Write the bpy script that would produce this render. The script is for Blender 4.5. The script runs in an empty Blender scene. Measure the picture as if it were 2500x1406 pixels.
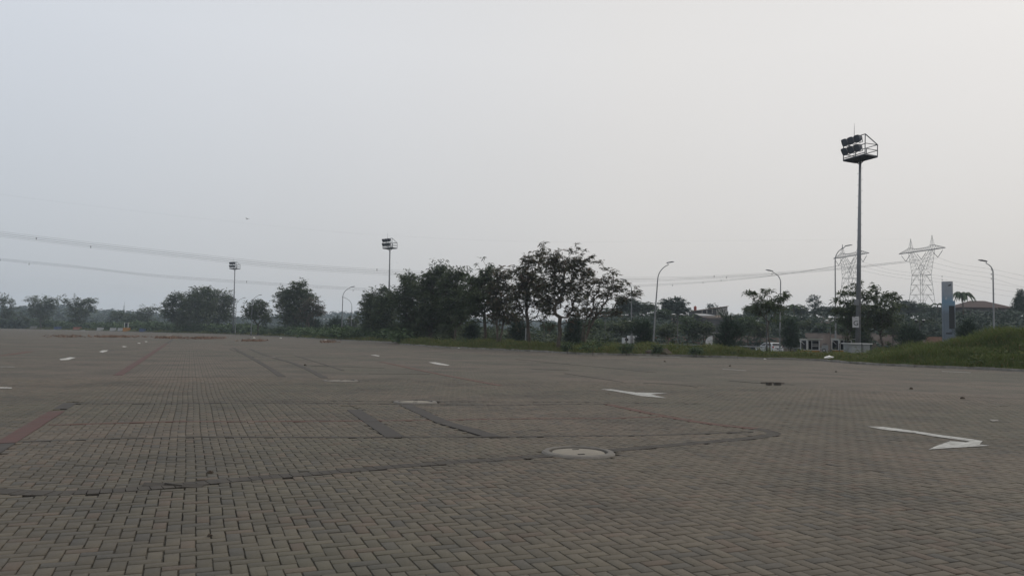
import bpy, bmesh, math, random
import numpy as np
from mathutils import Vector, Matrix

PI = math.pi
rng = np.random.default_rng(7)
random.seed(7)
SC = bpy.context.scene
COL = SC.collection

# ------------------------------------------------------------------ camera
F = 1900.0; CX = 1250.0; CY = 703.0; EYE = 1.45
PITCH = math.atan(112.3 / F); ROLL = math.radians(1.05)
RM = Matrix.Rotation(PI / 2 + PITCH, 3, 'X') @ Matrix.Rotation(ROLL, 3, 'Z')
RN = np.array(RM)
cam_d = bpy.data.cameras.new('camera'); cam = bpy.data.objects.new('camera', cam_d); COL.objects.link(cam)
cam.location = (0, 0, EYE); cam.rotation_euler = RM.to_euler()
cam_d.sensor_width = 36; cam_d.lens = F / 2500 * 36; cam_d.clip_start = 0.1; cam_d.clip_end = 12000
SC.camera = cam

def ray(x, y):
    return RM @ Vector(((x - CX) / F, (CY - y) / F, -1))
def P(x, y, Y):                       # the point seen at a photo pixel, Y metres ahead
    r = ray(x, y); s = Y / r.y
    return Vector((r.x * s, Y, EYE + r.z * s))
def G(x, y, z=0.0):                   # the ground point seen at a photo pixel
    r = ray(x, y); s = (z - EYE) / r.z
    return Vector((r.x * s, r.y * s, z))

# ------------------------------------------------------------------ ground shapes
def gz(x, y):
    x = np.asarray(x, float); y = np.asarray(y, float)
    r2 = x * x + y * y
    w = (np.sin(.9 * x + .35 * y + 1) * np.sin(.5 * y - .3 * x) * .55 + np.sin(1.7 * x - .9 * y) * .2 + np.sin(.42 * x + .8 * y + 2) * .5
         + np.sin(2.3 * y + .6 * x) * .12)
    return .010 * w / (1 + r2 / 2500.0)
def gzf(x, y): return float(gz(x, y))

KPX = [(-140, 799.2), (0, 801), (210, 806.5), (420, 812.8), (573, 816.6), (700, 822.5), (820, 830), (971, 837), (979, 841), (1076, 848), (1240, 855.5), (1369, 861.5),
       (1423, 865.5), (1620, 869), (1811, 875), (2000, 880.5), (2089, 888.6), (2240, 896.7), (2387, 902), (2500, 907.5), (2600, 914)]
_k = [G(a, b) for a, b in KPX]
kaz = [math.atan2(p.x, p.y) for p in _k]; kinv = [1 / math.hypot(p.x, p.y) for p in _k]
kaz = [-PI, -2.2, -1.5, -.9] + kaz + [1.0, 1.5, 2.2, PI]
kinv = [1 / 80, 1 / 120, 1 / 220, 1 / 330] + kinv + [1 / 46, 1 / 50, 1 / 65, 1 / 80]
kaz = np.array(kaz); kinv = np.array(kinv)
def kd(az): return 1 / np.interp(az, kaz, kinv)

def sm(a, b, x):
    t = np.clip((np.asarray(x, float) - a) / (b - a), 0, 1); return t * t * (3 - 2 * t)
def tz(x, y):                          # height of the land outside the car park
    x = np.asarray(x, float); y = np.asarray(y, float)
    az = np.arctan2(x, y); r = np.hypot(x, y); s = np.maximum(r - kd(az), 0)
    px = CX + F * np.tan(np.clip(az, -1.25, 1.25)); px = np.where(np.abs(az) > 1.25, np.sign(az) * 9000, px)
    berm = np.interp(px, [300, 800, 1000, 1250, 1700, 1860, 2120, 2400], [.08, .12, .22, .26, .24, .06, .05, .30])
    z = .10 + berm * sm(0.2, 5, s)
    m = np.interp(px, [2120, 2180, 2250, 2330, 2400, 2500, 2800, 4200], [0, .22, .50, .85, 1.12, 1.38, 1.5, 0])
    z = z + m * sm(-.5, 9, s) * (1 - sm(13, 23, s))
    dip = sm(1000, 1300, px) * sm(11, 20, s) * np.where(np.abs(az) > 1.25, 0, 1)
    z = z * (1 - dip) + dip * (-.45)
    hill = sm(1380, 1520, px) * (sm(126, 185, r) * 6.8 + sm(200, 320, r) * 3) * np.where(np.abs(az) > 1.25, 0, 1)
    hh = np.interp(px, [-400, 60, 150, 230, 330, 420, 600, 700, 800, 900, 1050, 1400], [10, 11, 15, 10, 9, 6, 5, 10, 13, 15, 13, 9])
    hill = hill * np.interp(px, [1650, 1692, 1785, 1830], [1, .45, .45, 1])
    far = sm(560, 960, r) * hh
    lump = .06 * np.sin(x * .7 + 1) * np.sin(y * .55) + .04 * np.sin(x * 1.9 + y * 1.3)
    return z + hill + far + lump * sm(.3, 3, s) * (1 - dip)
def tzf(x, y): return float(tz(x, y))

# ------------------------------------------------------------------ materials
def new_mat(name):
    m = bpy.data.materials.new(name); m.use_nodes = True
    nt = m.node_tree; b = nt.nodes['Principled BSDF']
    return m, nt, b
def nd(nt, t, **kw):
    n = nt.nodes.new(t)
    for k, v in kw.items(): setattr(n, k, v)
    return n
def val(nt, op, a, b=None, c=None):
    n = nt.nodes.new('ShaderNodeMath'); n.operation = op
    for i, q in enumerate((a, b, c)):
        if q is None: continue
        if hasattr(q, 'is_output'): nt.links.new(q, n.inputs[i])
        else: n.inputs[i].default_value = q
    return n.outputs[0]
def mixc(nt, fac, a, b, mode='MIX'):
    n = nt.nodes.new('ShaderNodeMix'); n.data_type = 'RGBA'; n.blend_type = mode
    for sock, q in ((n.inputs[0], fac), (n.inputs[6], a), (n.inputs[7], b)):
        if hasattr(q, 'is_output'): nt.links.new(q, sock)
        elif isinstance(q, tuple): sock.default_value = (*q, 1) if len(q) == 3 else q
        else: sock.default_value = q
    return n.outputs[2]
def noise(nt, scale, detail=4, coord=None, rough=.55):
    n = nt.nodes.new('ShaderNodeTexNoise'); n.inputs['Scale'].default_value = scale
    n.inputs['Detail'].default_value = detail; n.inputs['Roughness'].default_value = rough
    if coord is not None: nt.links.new(coord, n.inputs['Vector'])
    return n.outputs[0]
def ramp(nt, fac, lo, hi, a=0., b=1.):
    n = nt.nodes.new('ShaderNodeMapRange'); n.inputs[1].default_value = lo; n.inputs[2].default_value = hi
    n.inputs[3].default_value = a; n.inputs[4].default_value = b
    nt.links.new(fac, n.inputs[0]); return n.outputs[0]

def mat(name, col, rough=.7, var=.25, scale=6., metal=0., dirt=None, bump=0.):
    m, nt, b = new_mat(name)
    tc = nd(nt, 'ShaderNodeTexCoord').outputs['Object']
    n1 = noise(nt, scale, 6, tc)
    f = ramp(nt, n1, .3, .7)
    lo = tuple(c * (1 - var) for c in col); hi = tuple(min(1, c * (1 + var * .6)) for c in col)
    c = mixc(nt, f, lo, hi)
    if dirt:
        n2 = noise(nt, scale * .35, 5, tc); c = mixc(nt, ramp(nt, n2, .5, .75, 0, .8), c, dirt)
    nt.links.new(c, b.inputs['Base Color'])
    nt.links.new(ramp(nt, n1, .3, .7, rough - .08, min(1, rough + .08)), b.inputs['Roughness'])
    b.inputs['Metallic'].default_value = metal
    b.inputs['Specular IOR Level'].default_value = .35
    if bump:
        bp = nd(nt, 'ShaderNodeBump'); bp.inputs['Strength'].default_value = bump; bp.inputs['Distance'].default_value = .05
        nt.links.new(n1, bp.inputs['Height']); nt.links.new(bp.outputs[0], b.inputs['Normal'])
    return m

def leaf_mat(name, c1, c2, trans=.25, dry=None):
    m, nt, b = new_mat(name)
    at = nd(nt, 'ShaderNodeAttribute', attribute_name='tint').outputs['Fac']
    c = mixc(nt, at, c1, c2)
    if dry:
        at2 = nd(nt, 'ShaderNodeAttribute', attribute_name='tint').outputs['Fac']
        sel = val(nt, 'FRACT', val(nt, 'MULTIPLY', at2, 37.0))
        c = mixc(nt, val(nt, 'GREATER_THAN', sel, 1 - dry[1]), c, dry[0])
    d = nd(nt, 'ShaderNodeBsdfDiffuse'); t = nd(nt, 'ShaderNodeBsdfTranslucent'); mx = nd(nt, 'ShaderNodeMixShader')
    g = nd(nt, 'ShaderNodeBsdfGlossy'); g.inputs['Roughness'].default_value = .45; mg = nd(nt, 'ShaderNodeMixShader'); mg.inputs[0].default_value = .04
    g.inputs['Color'].default_value = (.6, .6, .6, 1)
    nt.links.new(c, d.inputs[0]); nt.links.new(c, t.inputs[0]); mx.inputs[0].default_value = trans
    nt.links.new(d.outputs[0], mx.inputs[1]); nt.links.new(t.outputs[0], mx.inputs[2])
    nt.links.new(mx.outputs[0], mg.inputs[1]); nt.links.new(g.outputs[0], mg.inputs[2])
    nt.links.new(mg.outputs[0], nt.nodes['Material Output'].inputs['Surface']); nt.nodes.remove(b)
    return m

# paver pattern shared by the car park sheet and the paint that lies on it
UANG = math.atan((469 - 1250) / F)              # direction the joints run in
VD = (math.sin(UANG), math.cos(UANG)); UD = (math.cos(UANG), -math.sin(UANG)); UNIT = .098
def uv_of(x, y): return (x * UD[0] + y * UD[1]), (x * VD[0] + y * VD[1])
def xy_of(u, v): return u * UD[0] + v * VD[0], u * UD[1] + v * VD[1]
_b1 = G(60, 1078); _b2 = G(300, 985); BAY1 = (uv_of(_b1.x, _b1.y)[1], uv_of(_b2.x, _b2.y)[1])
_r = G(148, 998); U_RED = uv_of(_r.x, _r.y)[0]
_d = G(905, 1028); U_DARK = uv_of(_d.x, _d.y)[0]
_b3 = G(285, 917); _b4 = G(420, 836); BAY2 = (uv_of(_b3.x, _b3.y)[1], uv_of(_b4.x, _b4.y)[1])

def paver_nodes(nt):
    pos = nd(nt, 'ShaderNodeNewGeometry').outputs['Position']
    wob = nd(nt, 'ShaderNodeTexNoise'); wob.inputs['Scale'].default_value = .9; wob.inputs['Detail'].default_value = 2; nt.links.new(pos, wob.inputs['Vector'])
    sx = nd(nt, 'ShaderNodeSeparateXYZ'); nt.links.new(pos, sx.inputs[0]); X, Y = sx.outputs[0], sx.outputs[1]
    um = val(nt, 'ADD', val(nt, 'MULTIPLY', X, UD[0]), val(nt, 'MULTIPLY', Y, UD[1]))
    vm = val(nt, 'ADD', val(nt, 'MULTIPLY', X, VD[0]), val(nt, 'MULTIPLY', Y, VD[1]))
    wo = val(nt, 'MULTIPLY', val(nt, 'SUBTRACT', wob.outputs[0], .5), .12)
    u = val(nt, 'DIVIDE', um, UNIT); v = val(nt, 'DIVIDE', vm, UNIT)
    i = val(nt, 'FLOOR', u); j = val(nt, 'FLOOR', v); fu = val(nt, 'FRACT', u); fv = val(nt, 'FRACT', v)
    m = val(nt, 'FLOORED_MODULO', val(nt, 'ADD', i, j), 4.0)
    eq = [val(nt, 'COMPARE', m, float(k), .1) for k in range(4)]
    l = val(nt, 'ADD', fu, eq[1]); r = val(nt, 'ADD', val(nt, 'SUBTRACT', 1.0, fu), eq[0])
    bo = val(nt, 'ADD', fv, eq[3]); to = val(nt, 'ADD', val(nt, 'SUBTRACT', 1.0, fv), eq[2])
    dh = val(nt, 'MINIMUM', val(nt, 'MINIMUM', l, r), val(nt, 'MINIMUM', bo, to))
    hi_ = val(nt, 'SUBTRACT', i, eq[1]); hj = val(nt, 'SUBTRACT', j, eq[3])
    # basket weave in the far parking bay
    I = val(nt, 'FLOOR', val(nt, 'DIVIDE', u, 2.0)); J = val(nt, 'FLOOR', val(nt, 'DIVIDE', v, 2.0))
    a = val(nt, 'SUBTRACT', u, val(nt, 'MULTIPLY', I, 2.0)); b = val(nt, 'SUBTRACT', v, val(nt, 'MULTIPLY', J, 2.0))
    mu = val(nt, 'MINIMUM', fu, val(nt, 'SUBTRACT', 1.0, fu)); mv = val(nt, 'MINIMUM', fv, val(nt, 'SUBTRACT', 1.0, fv))
    ma = val(nt, 'MINIMUM', a, val(nt, 'SUBTRACT', 2.0, a)); mb = val(nt, 'MINIMUM', b, val(nt, 'SUBTRACT', 2.0, b))
    par = val(nt, 'FLOORED_MODULO', val(nt, 'ADD', I, J), 2.0)
    dw = val(nt, 'ADD', val(nt, 'MULTIPLY', val(nt, 'MINIMUM', ma, mv), val(nt, 'SUBTRACT', 1.0, par)), val(nt, 'MULTIPLY', val(nt, 'MINIMUM', mu, mb), par))
    def inside(s, lo, hi): return val(nt, 'MULTIPLY', val(nt, 'GREATER_THAN', s, lo), val(nt, 'LESS_THAN', s, hi))
    bay = val(nt, 'MULTIPLY', inside(vm, BAY2[0], BAY2[1]), inside(um, U_RED, U_DARK))
    d = val(nt, 'ADD', val(nt, 'MULTIPLY', dw, bay), val(nt, 'MULTIPLY', dh, val(nt, 'SUBTRACT', 1.0, bay)))
    joint = ramp(nt, d, .035, .075, 1, 0)
    cb = nd(nt, 'ShaderNodeCombineXYZ'); nt.links.new(hi_, cb.inputs[0]); nt.links.new(hj, cb.inputs[1])
    wn = nd(nt, 'ShaderNodeTexWhiteNoise', noise_dimensions='2D'); nt.links.new(cb.outputs[0], wn.inputs['Vector'])
    return joint, wn.outputs['Value'], wn.outputs['Color'], pos

PV_A, PV_B, PV_C = (.094, .087, .067), (.126, .104, .084), (.062, .058, .048)
def paver_colour(nt, rnd, pos):
    big = noise(nt, .11, 3, pos); mid = noise(nt, .42, 6, pos, .65)
    c = mixc(nt, ramp(nt, big, .38, .62), PV_A, PV_B)
    c = mixc(nt, ramp(nt, mid, .46, .66, 0, .8), c, PV_C)
    return mixc(nt, 1.0, c, mixc(nt, rnd, (.86, .86, .86), (1.12, 1.11, 1.08)), 'MULTIPLY')

def lot_material():
    m, nt, b = new_mat('paver_sheet')
    joint, rv, rc, pos = paver_nodes(nt)
    c = paver_colour(nt, rv, pos)
    c = mixc(nt, val(nt, 'MULTIPLY', joint, .85), c, (.011, .0095, .008))
    nt.links.new(c, b.inputs['Base Color']); b.inputs['Roughness'].default_value = .88; b.inputs['Specular IOR Level'].default_value = .3
    bp = nd(nt, 'ShaderNodeBump'); bp.inputs['Strength'].default_value = .6; bp.inputs['Distance'].default_value = .008
    nt.links.new(val(nt, 'SUBTRACT', 1.0, joint), bp.inputs['Height']); nt.links.new(bp.outputs[0], b.inputs['Normal'])
    return m
def brick_material():
    m, nt, b = new_mat('paver_block')
    pos = nd(nt, 'ShaderNodeNewGeometry').outputs['Position']
    at = nd(nt, 'ShaderNodeAttribute', attribute_name='tint').outputs['Fac']
    c = paver_colour(nt, at, pos)
    fr = val(nt, 'FRACT', val(nt, 'MULTIPLY', at, 53.0))
    c = mixc(nt, val(nt, 'MULTIPLY', val(nt, 'GREATER_THAN', fr, .90), .4), c, (.122, .088, .068))
    c = mixc(nt, val(nt, 'MULTIPLY', val(nt, 'LESS_THAN', fr, .10), .45), c, (.066, .066, .063))
    fine = noise(nt, 55, 6, pos, .7); med = noise(nt, 7, 4, pos)
    c = mixc(nt, 1.0, c, mixc(nt, ramp(nt, fine, .3, .7), (.80, .79, .78), (1.14, 1.14, 1.14)), 'MULTIPLY')
    c = mixc(nt, ramp(nt, med, .55, .8, 0, .35), c, (.074, .070, .062))
    nt.links.new(c, b.inputs['Base Color']); b.inputs['Roughness'].default_value = .85; b.inputs['Specular IOR Level'].default_value = .3
    bp = nd(nt, 'ShaderNodeBump'); bp.inputs['Strength'].default_value = .5; bp.inputs['Distance'].default_value = .004
    nt.links.new(fine, bp.inputs['Height']); nt.links.new(bp.outputs[0], b.inputs['Normal'])
    return m
def paint_material(name, col, wear):
    m, nt, b = new_mat(name)
    joint, rv, rc, pos = paver_nodes(nt)
    n = noise(nt, 9, 6, pos, .7)
    pc = paver_colour(nt, rv, pos)
    c = mixc(nt, ramp(nt, n, wear - .06, wear + .1), (col[0] * .9, col[1] * .9, col[2] * .88), col)
    c = mixc(nt, ramp(nt, n, wear + .02, wear - .14), c, pc)
    c = mixc(nt, 1.0, c, mixc(nt, rv, (.78, .78, .77), (1.05, 1.05, 1.05)), 'MULTIPLY')
    c = mixc(nt, val(nt, 'MULTIPLY', joint, .85), c, (.05, .045, .04))
    nt.links.new(c, b.inputs['Base Color']); b.inputs['Roughness'].default_value = .75
    return m

M = {}
M['lot'] = lot_material(); M['brick'] = brick_material()
M['paint'] = paint_material('white_paint', (.42, .42, .40), .44)
M['paint_faint'] = paint_material('white_paint_faint', (.20, .19, .17), .42)
M['paint_far'] = paint_material('white_paint_old', (.50, .49, .46), .34)
M['red_kerb'] = mat('red_flush_kerb', (.086, .044, .038), .85, .3, 5, dirt=(.075, .055, .046))
M['dark_kerb'] = mat('dark_flush_kerb', (.046, .041, .037), .85, .25, 6, dirt=(.062, .056, .048))
M['dark_brick'] = mat('dark_paver', (.055, .049, .042), .9, .3, 9, dirt=(.076, .068, .056))
M['red_brick'] = mat('red_paver', (.105, .058, .046), .9, .3, 9, dirt=(.09, .074, .06))
M['soil'] = mat('soil', (.055, .042, .03), .95, .4, .8, dirt=(.04, .05, .02))
M['kerb'] = mat('kerb_concrete', (.22, .21, .19), .9, .4, 2.5, dirt=(.08, .075, .06), bump=.4)
M['concrete'] = mat('concrete', (.22, .20, .165), .85, .15, 6, dirt=(.17, .155, .13), bump=.2)
M['ringconc'] = mat('ring_concrete', (.155, .145, .13), .88, .2, 8, dirt=(.11, .10, .09), bump=.3)
M['groove'] = mat('dark_groove', (.015, .014, .013), .9)
M['galv'] = mat('galvanised_steel', (.23, .24, .25), .55, .2, 3, .3)
M['galv_dark'] = mat('dark_steel', (.075, .082, .098), .5, .25, 4, .3)
M['lampshell'] = mat('lamp_housing', (.075, .084, .105), .45, .2, 4, .2)
M['lampglass'] = mat('lamp_glass', (.42, .43, .44), .15, .1, 3)
M['pole_grey'] = mat('pole_grey', (.17, .18, .195), .5, .18, 2, .25)
M['black'] = mat('black_paint', (.018, .019, .021), .5, .2, 5)
M['lattice'] = mat('lattice_steel', (.15, .155, .16), .6, .2, .5, .3)
M['cable'] = mat('aluminium_cable', (.10, .105, .11), .5, .1, 1, .4)
M['insul'] = mat('insulator', (.07, .065, .065), .4, .1, 3)
M['white'] = mat('white_painted', (.52, .53, .535), .5, .08, 3, dirt=(.4, .39, .37))
M['glass'] = mat('dark_glass', (.012, .014, .018), .08, .1, 2)
M['orange'] = mat('orange_paint', (.36, .17, .035), .6, .15, 3, dirt=(.24, .13, .05))
M['purple'] = mat('purple_notice', (.12, .09, .2), .6, .3, 8)
M['pale'] = mat('pale_grey_paint', (.25, .265, .27), .6, .12, 3, dirt=(.27, .27, .26))
M['palegreen'] = mat('pale_roof', (.42, .43, .38), .6, .15, 3)
M['sign'] = mat('sign_face', (.42, .42, .43), .5, .06, 3)
M['ink'] = mat('sign_ink', (.015, .015, .017), .6, .05, 3)
M['greytext'] = mat('sign_small_text', (.2, .2, .21), .6, .05, 3)
M['carpaint'] = mat('white_car_paint', (.55, .57, .59), .22, .04, 1)
M['tyre'] = mat('tyre', (.012, .012, .012), .85, .1, 6)
M['rim'] = mat('alloy_rim', (.35, .36, .37), .3, .1, 5, .7)
M['tail'] = mat('tail_lamp_red', (.30, .014, .014), .2, .1, 5)
M['clear'] = mat('clear_lamp', (.55, .56, .57), .12, .05, 5)
M['brickwall'] = mat('brick_wall', (.27, .155, .115), .95, .35, 1.2, dirt=(.20, .17, .155), bump=.5)
M['wallgrey'] = mat('grey_render_wall', (.22, .185, .165), .95, .35, .8, dirt=(.17, .105, .08), bump=.3)
M['housewall'] = mat('house_render', (.36, .35, .34), .9, .15, 1.5, dirt=(.25, .23, .22))
M['darkwall'] = mat('dark_wall', (.085, .085, .088), .9, .25, 1.5)
M['zinc'] = mat('zinc_roof', (.42, .43, .44), .5, .2, 1.2, .2, dirt=(.3, .25, .2))
M['oldroof'] = mat('old_roof', (.20, .16, .13), .9, .3, 1.3)
M['redroof'] = mat('red_tile_roof', (.055, .032, .029), .85, .25, 2, bump=.4)
M['redtank'] = mat('red_tank', (.26, .045, .03), .6, .15, 2)
M['orangepanel'] = mat('orange_hoarding', (.20, .115, .08), .8, .2, 1.5, dirt=(.14, .10, .08))
M['whitebar'] = mat('white_plastic', (.30, .31, .31), .6, .12, 2, dirt=(.2, .2, .19))
M['bluebar'] = mat('blue_plastic', (.045, .07, .15), .6, .2, 2)
M['redbar'] = mat('red_plastic', (.22, .09, .06), .6, .2, 2)
M['litter'] = mat('white_litter', (.70, .69, .66), .7, .15, 8)
M['bird'] = mat('dark_feathers', (.025, .024, .023), .8, .2, 9)
M['bark'] = mat('bark', (.075, .062, .050), .95, .4, 5, dirt=(.10, .09, .075), bump=.6)
M['barkpale'] = mat('pale_bark', (.11, .092, .076), .95, .35, 5, bump=.6)
M['leaf'] = leaf_mat('tree_leaves', (.032, .047, .024), (.090, .116, .055), .32)
M['leafdry'] = leaf_mat('drying_leaves', (.034, .038, .022), (.080, .084, .044), .30, ((.115, .078, .05), .22))
M['leafmid'] = leaf_mat('green_leaves', (.034, .056, .028), (.078, .115, .052), .28)
M['leafpine'] = leaf_mat('casuarina_needles', (.016, .031, .019), (.042, .070, .038), .15)
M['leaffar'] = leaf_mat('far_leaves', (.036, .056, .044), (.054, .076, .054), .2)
M['leafhedge'] = leaf_mat('hedge_leaves', (.035, .060, .026), (.075, .115, .045), .15)
M['grass'] = leaf_mat('grass_blades', (.054, .076, .017), (.135, .155, .044), .3, ((.16, .13, .055), .12))
M['mgrass'] = leaf_mat('mound_grass_blades', (.040, .062, .014), (.120, .150, .036), .3, ((.16, .13, .05), .08))
M['dryweed'] = leaf_mat('dry_weeds', (.15, .095, .066), (.21, .135, .095), .15)

def totem_mat():
    m, nt, b = new_mat('totem_panel')
    tc = nd(nt, 'ShaderNodeTexCoord').outputs['Object']; sx = nd(nt, 'ShaderNodeSeparateXYZ'); nt.links.new(tc, sx.inputs[0])
    r = nd(nt, 'ShaderNodeValToRGB'); e = r.color_ramp.elements
    e[0].position = 0; e[0].color = (.105, .135, .17, 1); e[1].position = 1; e[1].color = (.27, .29, .32, 1)
    for p, c in ((.60, (.105, .135, .17, 1)), (.66, (.15, .21, .27, 1)), (.75, (.12, .22, .31, 1)), (.84, (.22, .255, .30, 1))):
        q = e.new(p); q.color = c
    nt.links.new(ramp(nt, sx.outputs[2], 0, 8.2), r.inputs[0])
    n = noise(nt, 2, 4, tc); c = mixc(nt, 1.0, r.outputs[0], mixc(nt, n, (.85, .85, .85), (1.1, 1.1, 1.1)), 'MULTIPLY')
    nt.links.new(c, b.inputs['Base Color']); b.inputs['Roughness'].default_value = .45
    return m
M['totem'] = totem_mat()

# ------------------------------------------------------------------ mesh helpers
class MB:
    def __init__(s): s.v = []; s.f = []
    def add(s, vs, fs):
        o = len(s.v); s.v += [tuple(p) for p in vs]; s.f += [tuple(i + o for i in f) for f in fs]; return s
    def box(s, c, d, rz=0., taper=1., rx=0., ry=0.):
        R = Matrix.Rotation(rz, 3, 'Z') @ Matrix.Rotation(ry, 3, 'Y') @ Matrix.Rotation(rx, 3, 'X')
        vs = []
        for z in (-1, 1):
            k = taper if z > 0 else 1
            for x, y in ((-1, -1), (1, -1), (1, 1), (-1, 1)):
                vs.append(Vector(c) + R @ Vector((x * d[0] / 2 * k, y * d[1] / 2 * k, z * d[2] / 2)))
        return s.add(vs, [(3, 2, 1, 0), (4, 5, 6, 7), (0, 1, 5, 4), (1, 2, 6, 5), (2, 3, 7, 6), (3, 0, 4, 7)])
    def tube(s, pts, rad, n=8, cap=True):
        pts = [Vector(p) for p in pts]
        if not hasattr(rad, '__len__'): rad = [rad] * len(pts)
        vs = []
        ref = None
        for i, p in enumerate(pts):
            t = (pts[min(i + 1, len(pts) - 1)] - pts[max(i - 1, 0)]).normalized()
            if ref is None: ref = Vector((1, 0, 0)) if abs(t.x) < .9 else Vector((0, 1, 0))
            a = (ref - t * ref.dot(t)).normalized(); ref = a; b = t.cross(a)
            for k in range(n):
                w = 2 * PI * k / n; vs.append(p + (a * math.cos(w) + b * math.sin(w)) * rad[i])
        fs = []
        for i in range(len(pts) - 1):
            for k in range(n):
                fs.append((i * n + k, i * n + (k + 1) % n, (i + 1) * n + (k + 1) % n, (i + 1) * n + k))
        if cap: fs.append(tuple(range(n))[::-1]); fs.append(tuple((len(pts) - 1) * n + k for k in range(n)))
        return s.add(vs, fs)
    def bar(s, a, b, r=.05): return s.tube([a, b], r, 4)
    def lathe(s, prof, c=(0, 0, 0), n=24):
        vs = []
        for r, z in prof:
            for k in range(n):
                w = 2 * PI * k / n; vs.append((c[0] + r * math.cos(w), c[1] + r * math.sin(w), c[2] + z))
        fs = []
        for i in range(len(prof) - 1):
            for k in range(n): fs.append((i * n + k, i * n + (k + 1) % n, (i + 1) * n + (k + 1) % n, (i + 1) * n + k))
        fs.append(tuple((len(prof) - 1) * n + k for k in range(n))); fs.append(tuple(range(n))[::-1])
        return s.add(vs, fs)
    def prism(s, poly, y0, y1):            # outline in x,z pulled along y
        n = len(poly)
        vs = [(x, y0, z) for x, z in poly] + [(x, y1, z) for x, z in poly]
        fs = [tuple(range(n)), tuple(range(n, 2 * n))[::-1]] + [(i, i + n, (i + 1) % n + n, (i + 1) % n) for i in range(n)]
        return s.add(vs, fs)
    def build(s, name, m, parent=None, smooth=False):
        me = bpy.data.meshes.new(name); me.from_pydata(s.v, [], s.f); me.update()
        bm = bmesh.new(); bm.from_mesh(me); bmesh.ops.recalc_face_normals(bm, faces=bm.faces); bm.to_mesh(me); bm.free()
        return link(name, me, m, parent, smooth)
def link(name, me, m, parent=None, smooth=False):
    me.materials.append(M[m] if isinstance(m, str) else m)
    if smooth:
        me.polygons.foreach_set('use_smooth', [True] * len(me.polygons))
    o = bpy.data.objects.new(name, me); COL.objects.link(o)
    if parent is not None: o.parent = parent
    return o
def mesh_np(name, V, Q, tint=None):
    me = bpy.data.meshes.new(name); V = np.ascontiguousarray(V, dtype=np.float32); Q = np.ascontiguousarray(Q, dtype=np.int32)
    me.vertices.add(len(V)); me.vertices.foreach_set('co', V.ravel())
    me.loops.add(Q.size); me.loops.foreach_set('vertex_index', Q.ravel())
    me.polygons.add(len(Q)); me.polygons.foreach_set('loop_start', np.arange(0, Q.size, Q.shape[1], dtype=np.int32))
    me.update(calc_edges=True)
    if tint is not None:
        a = me.attributes.new('tint', 'FLOAT', 'FACE'); a.data.foreach_set('value', np.ascontiguousarray(tint, dtype=np.float32))
    return me
def thing(name, label, cat, loc=(0, 0, 0), rz=0., group=None):
    o = bpy.data.objects.new(name, None); COL.objects.link(o); o.location = loc; o.rotation_euler = (0, 0, rz)
    o.empty_display_size = .3
    return tag(o, label, cat, group)
def tag(o, label, cat, group=None):
    o['label'] = label; o['category'] = cat
    if group: o['group'] = group
    return o
def kind(o, k): o['kind'] = k; return o
def copy_tree(o, parent=None):
    c = o.copy(); COL.objects.link(c)
    if parent is not None: c.parent = parent
    for ch in list(o.children): copy_tree(ch, c)
    return c
def text_mesh(name, s, size, m, parent, loc, rot, ext=.004):
    cu = bpy.data.curves.new(name, 'FONT'); cu.body = s; cu.size = size; cu.extrude = ext; cu.align_x = 'CENTER'; cu.align_y = 'CENTER'
    t = bpy.data.objects.new(name, cu); COL.objects.link(t)
    dg = bpy.context.evaluated_depsgraph_get(); me = bpy.data.meshes.new_from_object(t.evaluated_get(dg))
    bpy.data.objects.remove(t); me.materials.clear()
    o = link(name, me, m, parent); o.location = loc; o.rotation_euler = rot
    return o

# ------------------------------------------------------------------ ground: car park, land, kerb
azs = np.concatenate([np.linspace(-PI, -.78, 60, endpoint=False), np.linspace(-.78, .78, 420, endpoint=False), np.linspace(.78, PI, 60, endpoint=False)])
def polar_sheet(name, rings, zf, m):
    n = len(azs); V = []
    for R in rings(azs):
        x = R * np.sin(azs); y = R * np.cos(azs); V.append(np.stack([x, y, zf(x, y)], 1))
    V = np.array(V); nr = V.shape[0]
    a = np.arange(nr - 1)[:, None] * n; k = np.arange(n)[None, :]; k2 = (k + 1) % n
    Q = np.stack([a + k, a + n + k, a + n + k2, a + k2], -1).reshape(-1, 4)
    me = mesh_np(name, V.reshape(-1, 3), Q); o = link(name, me, m, smooth=True)
    return kind(o, 'structure')
def lot_rings(az):
    K = kd(az)
    return [0.02 * (K / K)] + [1.0 * (K / 1.0) ** (t / 150.0) for t in range(151)]
NEAR = 25.0
def lot_z(x, y):
    r = np.hypot(x, y); return gz(x, y) - .014 * (1 - sm(NEAR - 3, NEAR, r)) - .001
lot = polar_sheet('parking_lot', lot_rings, lot_z, 'lot')
def land_rings(az):
    K = kd(az); ss = [0, .25, .6, 1.2, 2, 3, 4, 5.5, 7, 9, 11, 13, 15, 17, 19, 21, 24, 28, 33, 39, 46, 54, 63, 74, 88, 105, 125, 150, 185, 230, 290, 370, 470, 600, 750, 870]
    return [K + s for s in ss]
land = polar_sheet('grass_land_ground', land_rings, lambda x, y: tz(x, y) - .02, 'soil')

_aa = np.arctan((np.linspace(1330, 2700, 60) - CX) / F)
_rv = []
for _r in (90.0, 94.0, 98.0, 102.0):
    _x, _y = _r * np.sin(_aa), _r * np.cos(_aa); _rv.append(np.stack([_x, _y, tz(_x, _y) + .01], 1))
_q = np.array([[a * 60 + k, a * 60 + k + 1, (a + 1) * 60 + k + 1, (a + 1) * 60 + k] for a in range(3) for k in range(59)])
kind(link('road', mesh_np('road', np.concatenate(_rv), _q), mat('asphalt', (.05, .05, .052), .9, .25, 1.5)), 'structure')
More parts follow.
